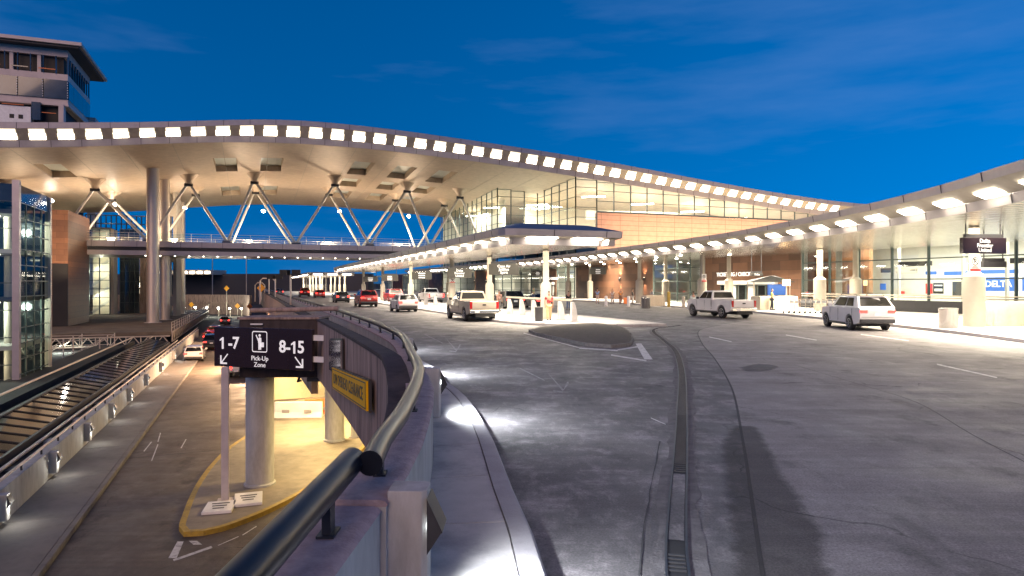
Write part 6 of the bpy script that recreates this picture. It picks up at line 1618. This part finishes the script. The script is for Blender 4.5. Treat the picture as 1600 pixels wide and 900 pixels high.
# low bollards and barriers by the terminal
for px, py, m, lab in ((1045, 480, 'yellow', 'yellow steel post by the vestibule'), (1068, 480.5, 'cream', 'short pale post left of the white pickup'), (947, 478.5, 'signw', 'white drum-shaped post near the people at the wall lamps'), (982, 479.5, 'signw', 'second white drum-shaped post right of the group of people')):
    p = gnd(px, py, .15); o = thing('steel_post', lab, 'bollard', (p.x, p.y, .15)); h = 1.05 if m != 'yellow' else 1.5
    MB().lathe([(.15, .15), (.15, .15+h-.08), (.11, .15+h-.02), (.02, .15+h)], (p.x, p.y, 0), 14).build('tube', M[m], o, smooth=40); MB().lathe([(.2, .15), (.2, .18)], (p.x, p.y, 0), 14).build('flange', M['steel'], o)
sc_ = thing('suitcase', 'orange suitcase standing beside the person in orange', 'suitcase', (12.7, 74.9, .15)); MB().box((12.7, 74.9, .52), (.5, .3, .7)).build('shell', M['orange'], sc_, bevel=.05); MB().tube([(12.55, 74.9, .86), (12.55, 74.9, 1.1), (12.85, 74.9, 1.1), (12.85, 74.9, .86)], .02, 6).build('handle', M['dgrey'], sc_)
# plastic barriers under the deck
for px, py, m, w, lab in ((466, 656, 'signw', 2.6, 'white plastic road barrier in the yellow-lit space under the deck'), (497, 651, 'orange', 1.5, 'orange plastic road barrier right of the white one under the deck')):
    p = gnd(px, py, ZL); o = thing('road_barrier', lab, 'barrier', (p.x, p.y, ZL))
    MB().sweep([(-.3, 0), (.3, 0), (.28, .12), (.14, .45), (.11, 1.0), (-.11, 1.0), (-.14, .45), (-.28, .12)], [(p.x-w/2, p.y, ZL), (p.x+w/2, p.y+.15, ZL)]).build('shell', M[m], o, bevel=.03)
    mb = MB()
    for k in (-.25, .22): mb.box((p.x+k*w, p.y-.145, ZL+.5), (.4, .05, .16))
    mb.build('slot', M['kerb'], o)
MB_f = thing('ceiling_fixture', 'small grey box fixture hanging under the deck edge near the cap beam', 'fixture', (-7.2, 25.4, -1.1)); MB().box((-7.15, 24.4, -1.12), (.5, .3, .14)).build('housing', M['dgrey'], MB_f); MB().tube([(-7.7, 24.4, -1.03), (-7.75, 24.3, -1.2), (-7.6, 24.2, -1.15)], .04, 8).build('camera', M['black'], MB_f)
# tapered white post at the rear of the island
p = gnd(555, 683, ZL+.15); o = thing('tapered_post', 'white tapered concrete post at the back of the pick-up island', 'bollard', (p.x, p.y, ZL+.15))
MB().lathe([(.24, ZL+.15), (.2, ZL+1.1), (.1, ZL+1.25)], (p.x, p.y, 0), 10).build('block', M['pale'], o); MB().lathe([(.3, ZL+.15), (.3, ZL+.2)], (p.x, p.y, 0), 10).build('foot', M['kerb'], o)
# street lamps and hoops along the far parapet
for px, py0, py1, Y, kind, lab in ((454, 430, 479, 62, 'f', 'dark twin floodlight on a post beside the parapet, nearer of two'), (430, 436, 470, 82, 'f', 'dark twin floodlight on a post farther along the parapet')):
    p = at(px, 445, Y); x, y = p.x, p.y; zt1 = at(px, py0, Y).z; o = thing('floodlight_post', lab, 'street lamp', (x, y, 0), 'floodlight posts')
    MB().tube([(x, y, -1), (x, y, zt1)], .09, 8).build('pole', M['steel'], o)
    for sx in (-1, 1): MB().box((x+sx*.5, y, zt1+.25), (.8, .6, .5), rad(15*sx)).build('lamp_head', M['black'], o)
for px, py0, py1, Y, w, lab in ((418, 435, 470, 97, 2.2, 'tall steel hoop frame on the far parapet'), (406, 442, 465, 112, 1.6, 'shorter steel hoop frame on the far parapet')):
    p = at(px, 445, Y); z = at(px, py0, Y).z; o = thing('hoop_frame', lab, 'frame', (p.x, p.y, 0))
    MB().tube([(p.x-w/2, p.y, -.5), (p.x-w/2, p.y, z-.4), (p.x-w/2+.4, p.y, z), (p.x+w/2-.4, p.y, z), (p.x+w/2, p.y, z-.4), (p.x+w/2, p.y, -.5)], .1, 8).build('hoop', M['steel'], o)
    MB().bar((p.x+w*.1, p.y, -.5), (p.x+w*.1, p.y, z+.3), .12).build('post', M['steel'], o)
for px, py, Y, m, lab in ((408, 450, 105, 'amber', 'small amber diamond sign on the far hoop frame'), (354, 450.5, 165, 'amber', 'amber diamond sign above the far curved wall'), (299, 476, 165, 'amber', 'left amber diamond sign in front of the far curved wall'), (371, 478, 165, 'amber', 'middle amber diamond sign in front of the far curved wall'), (390, 479, 150, 'orange', 'orange diamond sign at the right end of the far curved wall')):
    p = at(px, py, Y); o = thing('warning_sign', lab, 'sign', (p.x, p.y, ZL if Y > 110 else 0), 'diamond warning signs')
    MB().box(p, (.95, .06, .95), ax=Matrix.Rotation(rad(45), 3, 'Y')).build('plate', M[m], o); MB().bar((p.x, p.y+.06, ZL if Y > 110 else 0), (p.x, p.y+.06, p.z), .09).build('post', M['steel'], o)
for px, py0, Y, lab in ((332, 402, 230, 'tall thin light mast in the distance, left of the pair'), (385, 402, 230, 'tall thin light mast in the distance, right of the pair')):
    p = at(px, py0, Y); o = thing('light_mast', lab, 'street lamp', (p.x, p.y, ZL)); MB().bar((p.x, p.y, ZL), (p.x, p.y, p.z), .22).build('pole', M['steel'], o); MB().box((p.x, p.y, p.z), (2.4, .4, .2)).build('lamp_head', M['lampw'], o)
# lights under the deck and along the lower road
for x, y, p_ in ((-10, 33, 900), (-13.5, 41, 1100), (-6.5, 36, 800), (-5, 27, 600), (-23, 60, 6500), (-33, 84, 3000)):
    area('deck_light', (x, y, -1.05 if y < 50 else -1.2), 1.6, p_, (1, .72, .32) if y < 50 else (1, .62, .34), sy=1.0)
